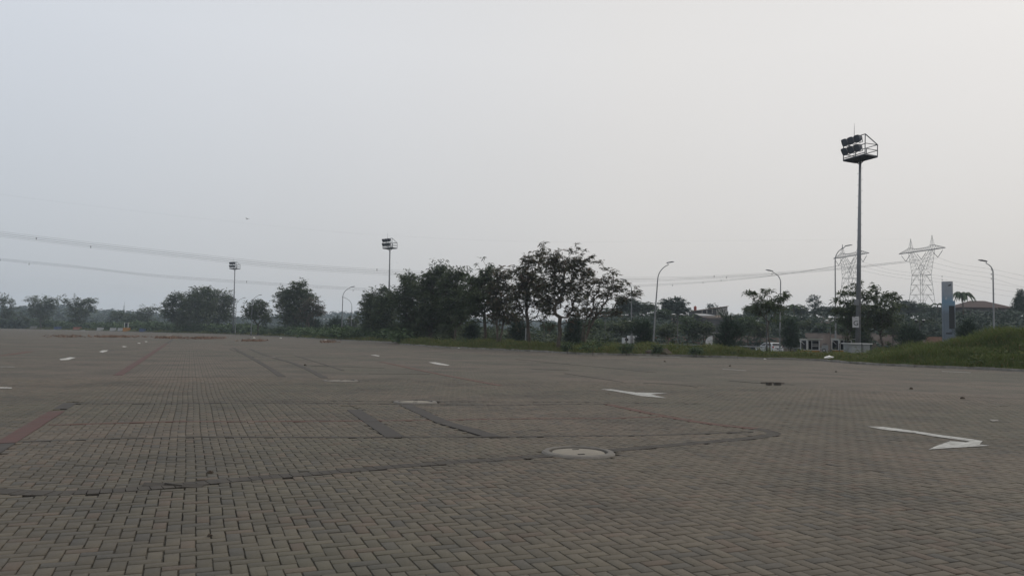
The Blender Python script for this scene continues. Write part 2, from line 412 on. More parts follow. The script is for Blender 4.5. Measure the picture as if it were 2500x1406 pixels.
# kerb stones
def kerb():
    mb = MB(); az = np.linspace(-.50, .80, 9000); R = kd(az)
    x = R * np.sin(az); y = R * np.cos(az); L = np.concatenate([[0], np.cumsum(np.hypot(np.diff(x), np.diff(y)))])
    s = 0.
    while s < L[-1] - 1.2:
        ln = .98 if np.interp(s, L, R) < 130 else 2.0
        a = (np.interp(s, L, x), np.interp(s, L, y)); b = (np.interp(s + ln, L, x), np.interp(s + ln, L, y))
        rz = math.atan2(b[1] - a[1], b[0] - a[0])
        mb.box(((a[0] + b[0]) / 2 + random.uniform(-.015, .015), (a[1] + b[1]) / 2, .035 + random.uniform(-.025, .02)), (ln - .015, .16, .20), rz, 1., random.uniform(-.05, .05), random.uniform(-.012, .012))
        s += ln
    o = mb.build('kerb', 'kerb'); return kind(o, 'structure')
kerb()

# ------------------------------------------------------------------ pavers laid as real blocks near the viewer
def poly_pts(px, z=0.): return np.array([[*G(a, b, z).xy] for a, b in px])
def dist_poly(pts, poly):
    d = np.full(len(pts), 1e9)
    for a, b in zip(poly[:-1], poly[1:]):
        ab = b - a; t = np.clip(((pts - a) @ ab) / (ab @ ab), 0, 1); q = a + t[:, None] * ab
        d = np.minimum(d, np.hypot(*(pts - q).T))
    return d
def resample(poly, step):
    L = np.concatenate([[0], np.cumsum(np.hypot(*np.diff(poly, axis=0).T))]); n = max(2, int(L[-1] / step) + 1)
    t = np.linspace(0, L[-1], n); return np.stack([np.interp(t, L, poly[:, 0]), np.interp(t, L, poly[:, 1])], 1)
def smooth_poly(poly, it=2):
    for _ in range(it):
        q = [poly[0]]
        for a, b in zip(poly[:-1], poly[1:]): q += [a * .75 + b * .25, a * .25 + b * .75]
        poly = np.array(q + [poly[-1]])
    return poly

BORDER = smooth_poly(poly_pts([(-260, 1165), (-100, 1188), (0, 1199), (130, 1205), (250, 1199), (400, 1188), (600, 1168), (800, 1153), (1000, 1136), (1330, 1114), (1500, 1098), (1700, 1080), (1830, 1069), (1885, 1062), (1893, 1057), (1870, 1051), (1840, 1046)]))
REDEDGE = smooth_poly(poly_pts([(1845, 1047), (1720, 1034), (1600, 1012), (1480, 987)]))
ROW1 = poly_pts([(30, 1079), (300, 1071), (500, 1067), (980, 1066), (1230, 1066), (1600, 1061), (1850, 1053)])
ROW2 = poly_pts([(185, 984), (400, 984), (700, 983), (960, 986), (1200, 989), (1480, 986)])
ROWR = poly_pts([(120, 1037), (400, 1029), (654, 1029), (900, 1026), (1200, 1022), (1488, 1022), (1640, 1016)])
ROW3 = poly_pts([(280, 919), (450, 920), (700, 919)])
ROWFAR = poly_pts([(500, 979), (860, 979), (1300, 981), (1700, 984)])
def along_v(u, y0, y1):                # a straight strip along the joints between two image heights
    def vy(yy):
        lo, hi = 1., 400.
        for _ in range(60):
            mid = (lo + hi) / 2; x, y = xy_of(u, mid); q = RN.T @ np.array([x, y, -EYE]); yp = CY - q[1] / -q[2] * F
            if yp > yy: lo = mid
            else: hi = mid
        return (lo + hi) / 2
    a, b = vy(y0), vy(y1); return np.array([xy_of(u, a), xy_of(u, b)])
_rr = G(148, 998); RED1 = along_v(U_RED, 1082, 999); RED1A = along_v(U_RED, 998, 981); RED1B = along_v(U_RED, 1190, 1083)
_q = G(300, 908); U_RED2 = uv_of(_q.x, _q.y)[0]; RED2 = along_v(U_RED2, 916, 838); RED2A = along_v(U_RED2, 838, 829)
DARK1 = poly_pts([(965, 1066), (848, 990)]); DARK2 = smooth_poly(poly_pts([(1205, 1066), (1130, 1050), (1060, 1020), (990, 988)]))
DARK3 = smooth_poly(poly_pts([(688, 919), (650, 893), (600, 866), (570, 849)])); DARK4 = smooth_poly(poly_pts([(792, 922), (760, 905), (715, 885), (660, 872), (610, 852)]))
DARK5 = smooth_poly(poly_pts([(1895, 1058), (1960, 1066)]))
MAN = [(G(1412, 1106), .43, 'round concrete manhole cover with two slots, nearest and largest'),
       (G(1014, 982.5), .43, 'round pale manhole cover beyond the two dark kerb strips'),
       (G(832, 930), .48, 'flat concrete manhole cover at the end of the curved dark strip'),
       (G(652, 872), .40, 'small far manhole cover beside the cracked channel')]

def make_bricks():
    ru = 34; rv = int(27 / UNIT)
    I, J = np.meshgrid(np.arange(-int(24 / UNIT), int(30 / UNIT)), np.arange(int(1.5 / UNIT), rv + 60), indexing='ij'); I = I.ravel(); J = J.ravel()
    u0 = I * UNIT; v0 = J * UNIT
    inb = (v0 > BAY1[0]) & (v0 < BAY1[1]) & (u0 > U_RED) & (u0 < U_DARK)
    m = (I + J) % 4
    hH = (~inb) & (m == 0); hV = (~inb) & (m == 2)
    par = ((np.floor(I / 2) + np.floor(J / 2)) % 2).astype(int)
    wH = inb & (par == 0) & (I % 2 == 0); wV = inb & (par == 1) & (J % 2 == 0)
    hor = hH | wH; ver = hV | wV; sel = hor | ver
    I, J, hor = I[sel], J[sel], hor[sel]
    du = np.where(hor, 2, 1) * UNIT; dv = np.where(hor, 1, 2) * UNIT
    cu = I * UNIT + du / 2; cv = J * UNIT + dv / 2
    x, y = cu * UD[0] + cv * VD[0], cu * UD[1] + cv * VD[1]
    r = np.hypot(x, y)
    keep = (r < NEAR) & (r > 2.6) & (np.abs(x) < .70 * y + 2.2) & (y > 2)
    pts = np.stack([x, y], 1)
    for poly, w in ((BORDER, .085), (REDEDGE, .085), (RED1, .10), (RED1A, .10), (RED1B, .10), (RED2, .10), (DARK1, .10), (DARK2, .10), (DARK3, .09), (DARK4, .09), (ROW1, .03), (ROW2, .03), (ROWR, .03), (ROW3, .03), (ROWFAR, .02)):
        keep &= dist_poly(pts, poly) > w
    for c, rad, _ in MAN: keep &= np.hypot(x - c.x, y - c.y) > rad + .03
    hole = G(418, 1186); keep &= np.hypot((x - hole.x) / 2.0, y - hole.y) > .11
    cu, cv, du, dv, x, y, r = [q[keep] for q in (cu, cv, du, dv, x, y, r)]
    n = len(cu); R = np.random.default_rng(3)
    hx = du / 2 - .0026 - .0010 * (1 - sm(-1.0, 4.5, cu - .35 * cv)) - R.uniform(0, .0018, n); hy = dv / 2 - .0042 - R.uniform(0, .0020, n)
    cu = cu + R.normal(0, .0016, n) + .010 * np.sin(cv * .9 + cu * .3); cv = cv + R.normal(0, .0016, n)
    ang = R.normal(0, .008, n); tx = R.normal(0, .006, n); ty = R.normal(0, .006, n); dz = R.normal(0, .0010, n)
    dz += np.where(R.random(n) < .03, R.uniform(-.006, .004, n), 0)
    ch = .003
    V = np.zeros((n, 12, 3)); sgn = [(-1, -1), (1, -1), (1, 1), (-1, 1)]
    ca, sa = np.cos(ang), np.sin(ang)
    for lev in range(3):
        for k, (a, b) in enumerate(sgn):
            ex = a * (hx - (ch if lev == 2 else 0)); ey = b * (hy - (ch if lev == 2 else 0))
            uu = cu + ex * ca - ey * sa; vv = cv + ex * sa + ey * ca
            xx = uu * UD[0] + vv * VD[0]; yy = uu * UD[1] + vv * VD[1]
            zz = gz(xx, yy) + dz + ex * tx + ey * ty + (0 if lev == 2 else (-.0025 if lev == 1 else -.035))
            V[:, lev * 4 + k] = np.stack([xx, yy, zz], 1)
    fq = [(8, 9, 10, 11)] + [(l * 4 + k, l * 4 + (k + 1) % 4, l * 4 + 4 + (k + 1) % 4, l * 4 + 4 + k) for l in (0, 1) for k in range(4)]
    Q = (np.arange(n)[:, None, None] * 12 + np.array(fq)[None]).reshape(-1, 4)
    me = mesh_np('paving', V.reshape(-1, 3), Q, np.repeat(R.random(n), 9))
    o = link('pavement_blocks', me, 'brick'); kind(o, 'structure'); return o
make_bricks()

def course(name, poly, along, across, m, z=.004, gap=.007):
    """blocks laid one after another along a line"""
    p = resample(np.asarray(poly), .02); L = np.concatenate([[0], np.cumsum(np.hypot(*np.diff(p, axis=0).T))])
    mb = MB(); s = 0.
    while s + along * .6 < L[-1]:
        e = min(s + along, L[-1]); a = [np.interp(s, L, p[:, i]) for i in (0, 1)]; b = [np.interp(e, L, p[:, i]) for i in (0, 1)]
        t = np.array([b[0] - a[0], b[1] - a[1]]); ln = np.hypot(*t); t = t / ln; nn = np.array([-t[1], t[0]])
        n = max(1, int(ln / .25)); w = across / 2 * random.uniform(.97, 1.03); dz = random.uniform(-.0015, .002)
        for q in range(n):
            g0 = gap / 2 if q == 0 else 0; g1 = gap / 2 if q == n - 1 else 0
            A = np.array(a) + t * (ln * q / n + g0); B = np.array(a) + t * (ln * (q + 1) / n - g1)
            vs = []
            for c, sd in ((A, -1), (B, -1), (B, 1), (A, 1)):
                k = c + nn * sd * w; vs.append((k[0], k[1], gzf(*k) + z + dz))
            vs += [(v[0], v[1], v[2] - .05) for v in vs]
            mb.add(vs, [(0, 1, 2, 3), (4, 5, 1, 0), (6, 7, 3, 2), (5, 6, 2, 1), (7, 4, 0, 3)])
        s += along
    return kind(mb.build(name, m), 'structure')
course('pavement_border_course', BORDER, .100, .20, 'dark_brick', .0035)
course('pavement_red_course', REDEDGE, .108, .19, 'red_brick', .005)
course('pavement_red_kerb_strip', RED1, 1.0, .23, 'red_kerb', .006)
course('pavement_dark_kerb_strip', RED1A, 1.2, .23, 'dark_kerb', .006)
course('pavement_dark_kerb_strip', RED1B, 1.0, .23, 'dark_kerb', .006)
course('pavement_red_kerb_strip', RED2, 1.0, .26, 'red_kerb', .007)
course('pavement_dark_kerb_strip', RED2A, 1.0, .24, 'dark_kerb', .007)
for q in (DARK1, DARK2): course('pavement_dark_kerb_strip', q, 1.9, .25, 'dark_kerb', .006)
for q in (DARK3, DARK4): course('pavement_dark_kerb_strip', q, .6, .22, 'dark_brick', .007)
for q in (ROW1, ROW2, ROW3): course('pavement_stretcher_course', q, .21, .105, 'dark_brick', .003)
course('pavement_stretcher_course', ROWFAR, .21, .07, 'dark_brick', .002)
course('pavement_red_stretcher_course', ROWR, .21, .105, 'red_brick', .003)
# far joints and drains that show as dark lines
for k, q in enumerate([[(720, 868), (760, 880), (800, 892), (840, 905), (748, 918)][:4], [(1310, 884), (1420, 892), (1600, 909)], [(1260, 877), (1310, 881), (1395, 889)], [(1380, 912), (1480, 926), (1520, 932)],
                       [(930, 883), (1060, 911), (1170, 932), (1230, 942)], [(900, 912), (1050, 914)], [(760, 893), (900, 897), (960, 899)], [(1300, 901), (1390, 904)], [(1570, 934), (1650, 936), (1700, 944)], [(1780, 930), (1880, 938), (1960, 940)], [(560, 852), (590, 862), (620, 872)]]):
    course('pavement_drain_joint' if k != 4 else 'pavement_red_course', smooth_poly(poly_pts(q)), .8, .10 if k != 4 else .22, 'dark_brick' if k != 4 else 'red_brick', .006, .02)
course('pavement_red_course', smooth_poly(poly_pts([(0, 868), (40, 863), (75, 858)])), 1., .4, 'red_brick', .006)

# ------------------------------------------------------------------ painted arrows and dashes
def flat_paint(name, px, m, z=.008):
    bm = bmesh.new(); f = bm.faces.new([bm.verts.new(G(a, b)) for a, b in px])
    bmesh.ops.triangulate(bm, faces=[f])
    for _ in range(7):
        ed = [e for e in bm.edges if e.calc_length() > .35]
        if not ed: break
        bmesh.ops.subdivide_edges(bm, edges=ed, cuts=1); bmesh.ops.triangulate(bm, faces=[q for q in bm.faces if len(q.verts) > 3])
    for v in bm.verts: v.co.z = gzf(v.co.x, v.co.y) + z
    bmesh.ops.recalc_face_normals(bm, faces=bm.faces)
    for q in bm.faces:
        if q.normal.z < 0: q.normal_flip()
    me = bpy.data.meshes.new(name); bm.to_mesh(me); bm.free()
    return link(name, me, m)
def sc_(pts, x0, y0, k): return [(x0 + a / k, y0 + b / k) for a, b in pts]
ARROWS = [
    (sc_([(1115, 711), (1250, 714), (1480, 745), (1700, 780), (2000, 820), (2105, 838), (2090, 854), (2078, 866), (2165, 878), (1900, 893), (1640, 908), (1730, 870), (1830, 838), (1960, 849), (1995, 842), (1900, 827), (1680, 797), (1530, 770), (1240, 737)], 1800, 840, 3.514), 'big white bent arrow painted on the pavers, nearest one'),
    (sc_([(830, 346), (920, 346), (1010, 359), (1100, 370), (1345, 375), (1215, 384), (1335, 411), (1140, 396), (1060, 381), (930, 358)], 1200, 840, 3.125), 'white forked arrow painted on the pavers beyond the round cover'),
    (sc_([(1706, 326), (1760, 326), (1820, 338), (1870, 349), (1850, 353), (1780, 345)], 500, 780, 3.125), 'short white arrow painted before the tree cluster'),
    (sc_([(1262, 271), (1300, 270), (1335, 276), (1325, 281)], 500, 780, 3.125), 'tiny white arrow mark left of the short one'),
    (sc_([(508, 341), (560, 333), (598, 324), (650, 327), (612, 337), (592, 348), (522, 351)], 0, 780, 3.514), 'white wavy arrow mark left of the red strip, nearest of its line'),
    (sc_([(848, 277), (880, 265), (930, 264), (905, 277), (880, 283)], 0, 780, 3.514), 'white arrow mark second in the line left of the red strip'),
    (sc_([(1040, 233), (1062, 228), (1095, 233), (1066, 237)], 0, 780, 3.514), 'small white mark third in the line left of the red strip'),
    (sc_([(1176, 203), (1195, 200), (1210, 204), (1190, 207)], 0, 780, 3.514), 'tiny white mark fourth in the line left of the red strip'),
    (sc_([(1240, 188), (1258, 186), (1268, 190), (1250, 193)], 0, 780, 3.514), 'farthest tiny white mark in the line left of the red strip'),
    (sc_([(-60, 582), (60, 583), (105, 586), (98, 592), (-60, 592)], 0, 780, 3.514), 'white arrow tip cut by the left picture edge'),
    (sc_([(2160, 647), (2230, 650), (2250, 660), (2190, 664)], 1800, 840, 3.514), 'faded white paint patch behind the big bent arrow'),
]
for k, (px, lab) in enumerate(ARROWS):
    tag(flat_paint('road_arrow', px, 'paint' if k < 2 else ('paint_faint' if k == 10 else 'paint_far'), .008 if k < 2 else .012), lab, 'road marking', 'white arrows painted on the car park')
for px, lab in [([(0, 895), (35, 895.5), (36, 897), (0, 896.5)], 'faint white dash at the left edge of the car park'),
                ([(1764, 900), (1822, 904), (1821, 905.5), (1764, 901.5)], 'faint thin white line right of the forked arrow'),
                ([(1560, 870.5), (1660, 871.2), (1660, 872.2), (1560, 871.5)], 'faint white line along the kerb under the grass'),
                ([(2300, 906), (2370, 909), (2370, 910.3), (2300, 907.5)], 'faint white line before the grass mound'),
                ([(405, 819), (418, 817.5), (420, 818.5), (407, 820)], 'white dash near the far edge of the car park')]:
    tag(flat_paint('white_dash', px, 'paint_faint', .012), lab, 'road marking', 'faint white lines on the car park')

# ------------------------------------------------------------------ manhole covers
for c, rad, lab in MAN:
    k = rad / .43
    t = thing('manhole_cover', lab, 'manhole', (c.x, c.y, gzf(c.x, c.y)), .35, 'round manhole covers in the paving')
    ring = MB(); pr = [(.455 * k, -.05), (.452 * k, .006), (.43 * k, .026), (.372 * k, .032), (.362 * k, .024), (.362 * k, -.03)]
    nn = 56; ring.add([(r_ * math.cos(2 * PI * q / nn), r_ * math.sin(2 * PI * q / nn), z_) for r_, z_ in pr for q in range(nn)], [(i * nn + q, i * nn + (q + 1) % nn, (i + 1) * nn + (q + 1) % nn, (i + 1) * nn + q) for i in range(len(pr) - 1) for q in range(nn)])
    ring.build('ring', 'ringconc', t)
    MB().lathe([(.37 * k, -.04), (.37 * k, -.028)], n=40).build('groove', 'groove', t)
    MB().lathe([(.325 * k, -.03), (.330 * k, .006), (.322 * k, .014), (.15 * k, .019), (.01, .020)], n=48).build('lid', 'concrete', t)
    for s in (-1, 1):
        MB().box((.05 * s, .19 * s * k, .0185), (.085, .034, .008), .1).build('slot', 'groove', t)
# loose paving blocks and small debris
for px, dim, rz, lab in (((1877, 940.5), (.15, .11, .085), .3, 'small loose paver block lying left of the darker one'), ((1898, 940.5), (.21, .12, .085), -.1, 'dark loose paver block on the lot, right one of the pair')):
    c = G(*px); o = MB().box((0, 0, dim[2] / 2 + .01), dim, rz, .93).build('loose_paver', 'dark_brick'); o.location = (c.x, c.y, gzf(c.x, c.y)); tag(o, lab, 'paver block', 'loose paver blocks on the lot')
a = G(1857, 936); b = G(1915, 938); o = MB().tube([(a.x, a.y, .03), ((a.x + b.x) / 2, (a.y + b.y) / 2, .045), (b.x, b.y, .03)], .02, 6).build('stick', 'barkpale'); tag(o, 'pale stick lying behind the two loose paver blocks', 'stick')
hole = G(418, 1186)
for k, (dx, dy, rz, tx, lab) in enumerate(((-.17, .02, .25, .16, 'broken paver tilting out of the dark border, left piece'), (.02, .05, -.2, -.14, 'broken paver sunk at the gap in the dark border'), (.2, -.01, .15, .18, 'broken paver tilting out of the dark border, right piece'))):
    o = MB().box((0, 0, 0), (.19, .09, .05), rz, .95, tx, .05).build('broken_paver', 'dark_brick'); o.location = (hole.x + dx, hole.y + dy, gzf(hole.x, hole.y) - .012); tag(o, lab, 'paver block', 'broken pavers at the border')
def crumple(name, c, size, m, lab, cat, group=None, flat=.5, seed=0, rz=0.):
    R = random.Random(seed); bm = bmesh.new(); bmesh.ops.create_icosphere(bm, subdivisions=2, radius=1)
    for v in bm.verts:
        k = R.uniform(.72, 1.15); v.co = Vector((v.co.x * k * size, v.co.y * k * size * .7, max(-.1, v.co.z) * k * size * flat))
    me = bpy.data.meshes.new(name); bm.to_mesh(me); bm.free(); o = link(name, me, m); o.location = c; o.rotation_euler = (0, 0, rz)
    return tag(o, lab, cat, group)
for k, (x, y, s, lab) in enumerate([(2058, 883.5, .09, 'crumpled white paper on the lot below the signed mast'), (1823, 867.5, .10, 'white litter on the kerb below the white car'), (1625, 858, .16, 'white bag beside the dark soil heap'), (1215, 853.5, .12, 'white litter at the kerb below the V-stemmed tree'),
                                    (1120, 850.5, .10, 'white scrap at the kerb before the dense trees'), (2038, 881, .08, 'small white scrap left of the crumpled paper'), (2089, 886, .09, 'small white scrap at the mast foot kerb'), (1893, 873, .08, 'white scrap on the kerb right of the slender tree'),
                                    (620, 825.5, .22, 'white scrap near the brown weed patch, far left'), (685, 826, .2, 'white litter below the far shrubs'), (795, 831, .18, 'white litter before the far lamp posts'), (836, 826.5, .12, 'white litter at the grass edge by two arc lamps'), (1867, 877.5, .08, 'white scrap on the lot before the slender tree')]):
    c = G(x, y); crumple('litter', (c.x, c.y, gzf(c.x, c.y) + .03 + (.12 if k in (1, 2, 7) else 0)), s, 'litter', lab, 'litter', 'white litter along the kerb', .6, k)
for k, (x, y, s, lab) in enumerate([(513, 1155, .032, 'small dark clod on the pavers before the dark border'), (512, 1307, .02, 'tiny dark clod on the nearest pavers'), (2041, 908, .06, 'dark clod on the lot before the mound'), (2224, 950, .06, 'dark clod left of the farther right clod'), (2350, 973, .06, 'dark clod on the right side of the lot'), (1623, 883, .07, 'dark clod near the kerb below the tall arc lamp'), (1782, 894, .07, 'dark clod before the small white car'), (745, 892, .06, 'black clod on the channel by the small far cover')]):
    c = G(x, y); crumple('dirt_clod', (c.x, c.y, gzf(c.x, c.y) + .006), s, 'soil', lab, 'clod', 'dark clods on the lot', .8, 40 + k)

# ------------------------------------------------------------------ leaves, trees
def leaf_arrays(R, C, axis, n, L, W, droop=.7, el=.1, spread=1.1, jit=.14, ctint=None):
    Mn = len(C); idx = np.repeat(np.arange(Mn), n); N = len(idx)
    cen = C[idx] + R.normal(0, 1, (N, 3)) * np.array([jit, jit, jit * .6])
    out = cen - axis; phi = np.arctan2(out[:, 1], out[:, 0]) + R.normal(0, spread, N); e = R.normal(el, .38, N)
    d1 = np.stack([np.cos(phi) * np.cos(e), np.sin(phi) * np.cos(e), np.sin(e)], 1)
    d2 = d1 + np.array([0, 0, -1]) * (droop * R.uniform(.5, 1.3, N))[:, None]; d2 /= np.linalg.norm(d2, axis=1)[:, None]
    side = np.stack([-np.sin(phi), np.cos(phi), np.zeros(N)], 1); up = np.cross(d1, side); ro = R.normal(0, .6, N)[:, None]
    side = side * np.cos(ro) + up * np.sin(ro)
    l = (L * R.uniform(.6, 1.25, N))[:, None]; w = (W * R.uniform(.7, 1.25, N))[:, None]
    p0 = cen; p1 = p0 + d1 * l * .5; p2 = p1 + d2 * l * .5
    V = np.stack([p0 - side * w * .2, p0 + side * w * .2, p1 - side * w * .5, p1 + side * w * .5, p2 - side * w * .12, p2 + side * w * .12], 1)
    b = np.arange(N)[:, None] * 6
    Q = np.concatenate([b + np.array([0, 1, 3, 2]), b + np.array([2, 3, 5, 4])], 1).reshape(-1, 4)
    ct = R.uniform(.15, .85, Mn) if ctint is None else ctint
    t = np.clip(ct[idx] + R.normal(0, .16, N), 0, 1)
    return V.reshape(-1, 3), Q, np.repeat(t, 2)

def skeleton(R, stems, targets, wander=.08):
    """stems: lists of points; every target is then joined to the nearest limb"""
    pos = []; par = []; plen = []
    for st in stems:
        for k, p in enumerate(st):
            pos.append(np.array(p, float)); par.append(len(pos) - 2 if k else -1)
            plen.append(0 if k == 0 else plen[-1] + np.linalg.norm(pos[-1] - pos[-2]))
    ok = [i for i in range(len(pos))]
    tops = np.array([st[-1] for st in stems], float)
    skip = {i for i in range(len(pos)) if par[i] == -1}
    base_free = []
    c = 0
    for st in stems:
        base_free += [c + k for k in range(max(1, len(st) - 2), len(st))]; c += len(st)
    cand = list(base_free)
    dist = np.min(np.linalg.norm(targets[:, None] - tops[None], axis=2), axis=1)
    tips = []
    for ti in np.argsort(dist):
        t = targets[ti]; A = np.array([pos[i] for i in cand]); pl = np.array([plen[i] for i in cand])
        d = t - A; ln = np.linalg.norm(d, axis=1)
        cost = ln + .22 * pl + np.where(d[:, 2] < -.15 * ln, 2.0 * ln, 0)
        bi = cand[int(np.argmin(cost))]; a = pos[bi]; v = t - a; l = np.linalg.norm(v)
        nseg = 1 if l < .5 else (2 if l < 1.3 else 3); last = bi
        for k in range(1, nseg + 1):
            f = k / nseg; q = a + v * f
            if k < nseg: q = q + R.normal(0, wander * l, 3) * .5 + np.array([0, 0, -.06 * l * math.sin(PI * f)])
            pos.append(q); par.append(last); plen.append(plen[last] + l / nseg); last = len(pos) - 1; cand.append(last)
        tips.append(last)
    return pos, par, tips
def limb_mesh(mb, pos, par, r0, rmin, sides=6, p=2.25, cap=9.):
    n = len(pos); acc = np.zeros(n); kids = np.zeros(n, int)
    for i in range(n):
        if par[i] >= 0: kids[par[i]] += 1
    order = list(range(n - 1, -1, -1))
    for i in order:
        if kids[i] == 0: acc[i] += r0 ** p
        if par[i] >= 0: acc[par[i]] += acc[i]
    rad = np.minimum(np.maximum(acc ** (1 / p), rmin), cap)
    for i in range(n):
        if par[i] < 0: continue
        a, b = pos[par[i]], pos[i]; ra = min(rad[par[i]], rad[i] * 1.5 + .01); k = sides if rad[i] > .03 else 4
        if par[par[i]] < 0: ra = rad[i] * 1.35
        mb.tube([a, b], [ra, rad[i]], k, False)
    return rad
def lobe_points(R, lobes, count):
    """clump places spread through ellipsoids: (x, y, z, rx, ry, rz)"""
    w = np.array([(l[3] * l[5]) for l in lobes]); w = w / w.sum(); out = []
    for l, q in zip(lobes, w):
        n = max(3, int(round(count * q))); u = R.normal(0, 1, (n, 3)); u /= np.linalg.norm(u, axis=1)[:, None]
        rr = R.random(n) ** .42
        out.append(np.array(l[:3]) + u * rr[:, None] * np.array(l[3:]) * (1 + R.normal(0, .14, (n, 1))))
    return np.concatenate(out)

def tree(name, label, base, Y, lobes, count, n=15, L=.34, W=.12, leaf='leaf', bark='bark', fork=.32, nstem=1, lean=0., group=None, seed=1, zb=None, r0=None, droop=.7, ptop=None, el=.1, flat=1., jit=None, cat='tree', dens=1.75):
    R = np.random.default_rng(seed + 100)
    b = P(base, 815, Y); zb = tzf(b.x, b.y) if zb is None else zb
    B = np.array([b.x, b.y, zb]); mpp = Y / F
    lb = []
    for (x, y, rx, ry) in lobes:
        q = P(x, y, Y); lb.append((q.x - B[0], R.normal(0, .25) * rx * mpp, q.z - zb, rx * mpp, max(rx, ry) * mpp * .85, ry * mpp))
    near = Y < 92 and cat == 'tree' and name != 'casuarina_shrub'
    count = int(count * dens * (.66 if near else .9)); n = max(6, int(n * .62)); L = L * (1.22 if near else 1.0); W = W * (.84 if near else .86)
    T = lobe_points(R, lb, count); sh = R.random(len(T)) < .13
    T[sh, 2] -= R.uniform(.04, .20, sh.sum()) * T[:, 2].max(); T[sh, :2] *= .8
    ctr = T.mean(0); st_ = (R.random(len(T)) < .10) & (T[:, 2] > ctr[2]); T[st_] += (T[st_] - ctr) * R.uniform(.08, .30, (st_.sum(), 1))
    T[:, 2] = np.maximum(T[:, 2], .12 + .1 * R.random(len(T)))
    H = T[:, 2].max(); cx = np.average([l[0] for l in lb], weights=[l[3] for l in lb]); cw = max(l[0] + l[3] for l in lb) - min(l[0] - l[3] for l in lb)
    zf = fork * H; stems = []
    for s in range(nstem):
        az = 2 * PI * s / nstem + R.uniform(0, 1); off = (0 if nstem == 1 else .10 * cw)
        tx = cx * .15 + lean + off * math.cos(az) * 1.6; ty = off * math.sin(az)
        st = [(off * .16 * math.cos(az), off * .16 * math.sin(az), -.3)]
        for k in range(1, 5):
            f = k / 4; st.append((st[0][0] + (tx - st[0][0]) * f ** 1.4 + R.normal(0, .009 * H), ty * f + R.normal(0, .009 * H), zf * f))
        stems.append(st)
    pos, par, tips = skeleton(R, stems, T)
    mb = MB(); limb_mesh(mb, pos, par, r0 if r0 else .0135 * (Y / 70) ** .5, .008 * (Y / 70) ** .7)
    t = thing(name, label, cat, B, 0, group)
    mb.build('trunk', bark, t, True)
    axis = np.array([cx, 0, H * .5]); k = jit if jit else (.22 if near else .45) * L
    V, Q, tn = leaf_arrays(R, T, axis, n, L, W, droop, el, 1.1, k)
    link('crown', mesh_np('crown', V, Q, tn), leaf, t)
    return t

def scat(R, pts): return pts
FT = 'spreading trees along the car park edge'
tree('spreading_tree', 'hazy tree cut by the left picture edge, above the shrubs', 4, 300, [(10, 732, 30, 17), (-22, 745, 34, 24), (22, 757, 20, 14), (6, 775, 20, 14)], 170, 14, 1.0, .36, seed=1, group=FT, r0=.03)
tree('spreading_tree', 'hazy broad tree second from the left picture edge', 98, 300, [(98, 738, 38, 17), (76, 755, 20, 12), (122, 742, 18, 18), (52, 768, 18, 8), (105, 765, 26, 18)], 230, 14, .95, .34, seed=2, group=FT, r0=.03)
tree('spreading_tree', 'far hazy tree with one branch reaching out right over sky', 190, 298, [(190, 742, 30, 18), (195, 768, 30, 20), (222, 735, 18, 6), (165, 736, 12, 8), (212, 755, 18, 10), (190, 790, 20, 12)], 260, 14, .95, .34, seed=3, group=FT, r0=.03)
tree('small_tree', 'small flat-topped far tree behind the white barriers', 284, 290, [(281, 765, 17, 6), (300, 770, 13, 8), (285, 776, 12, 6)], 60, 13, .85, .3, seed=4, group=FT, fork=.5, r0=.03)
tree('round_tree', 'dense rounded far tree right of the small flat-topped one', 326, 288, [(326, 780, 22, 19), (318, 790, 24, 14)], 130, 16, .95, .4, 'leafmid', seed=5, fork=.2)
tree('spreading_tree', 'slim far tree with an open crown left of the big dark trio', 358, 286, [(362, 758, 24, 9), (352, 768, 18, 12), (378, 752, 10, 5), (360, 785, 22, 14)], 120, 13, .85, .3, seed=6, group=FT, r0=.03)
tree('spreading_tree', 'left tree of the big dark trio beside the far floodlight', 432, 226, [(428, 742, 26, 18), (438, 726, 20, 12), (418, 765, 24, 16), (440, 772, 30, 22)], 300, 15, .8, .3, seed=7, group=FT, fork=.25, r0=.025)
tree('spreading_tree', 'middle and tallest tree of the big dark trio', 486, 222, [(478, 716, 30, 16), (490, 740, 42, 28), (470, 745, 36, 25), (488, 772, 44, 24), (500, 710, 18, 10)], 480, 15, .8, .3, seed=8, group=FT, fork=.25, r0=.025)
tree('spreading_tree', 'right tree of the big dark trio, touching the far floodlight pole', 530, 228, [(530, 722, 28, 18), (545, 745, 24, 26), (520, 755, 34, 30), (548, 770, 24, 18), (555, 728, 14, 8)], 380, 15, .8, .3, seed=9, group=FT, fork=.25, r0=.025)
tree('spreading_tree', 'loose open-crowned tree right of the far floodlight', 630, 182, [(622, 748, 28, 16), (636, 762, 28, 20), (608, 765, 18, 16), (640, 742, 18, 10), (650, 775, 16, 14)], 230, 14, .65, .24, seed=10, group=FT, r0=.022)
tree('spreading_tree', 'tall dark tree standing alone between two arc lamps groups', 722, 172, [(712, 716, 30, 18), (728, 700, 22, 14), (715, 745, 46, 28), (745, 725, 28, 20), (722, 775, 44, 25), (690, 725, 20, 14)], 560, 15, .66, .25, seed=11, group=FT, fork=.25, r0=.022)
tree('spreading_tree', 'lighter brownish tree leaning on the tall dark lone tree', 752, 168, [(765, 742, 24, 14), (772, 762, 22, 12), (752, 765, 24, 20), (778, 752, 14, 8)], 190, 13, .6, .2, 'leafdry', 'barkpale', seed=12, group=FT, nstem=3, r0=.022)
tree('spreading_tree', 'low wide tree at the left end of the dense cluster', 902, 124, [(908, 722, 26, 12), (902, 745, 24, 20), (920, 750, 28, 22), (908, 775, 30, 24), (935, 708, 14, 8), (908, 802, 30, 16)], 380, 15, .52, .19, seed=13, group=FT, r0=.018)
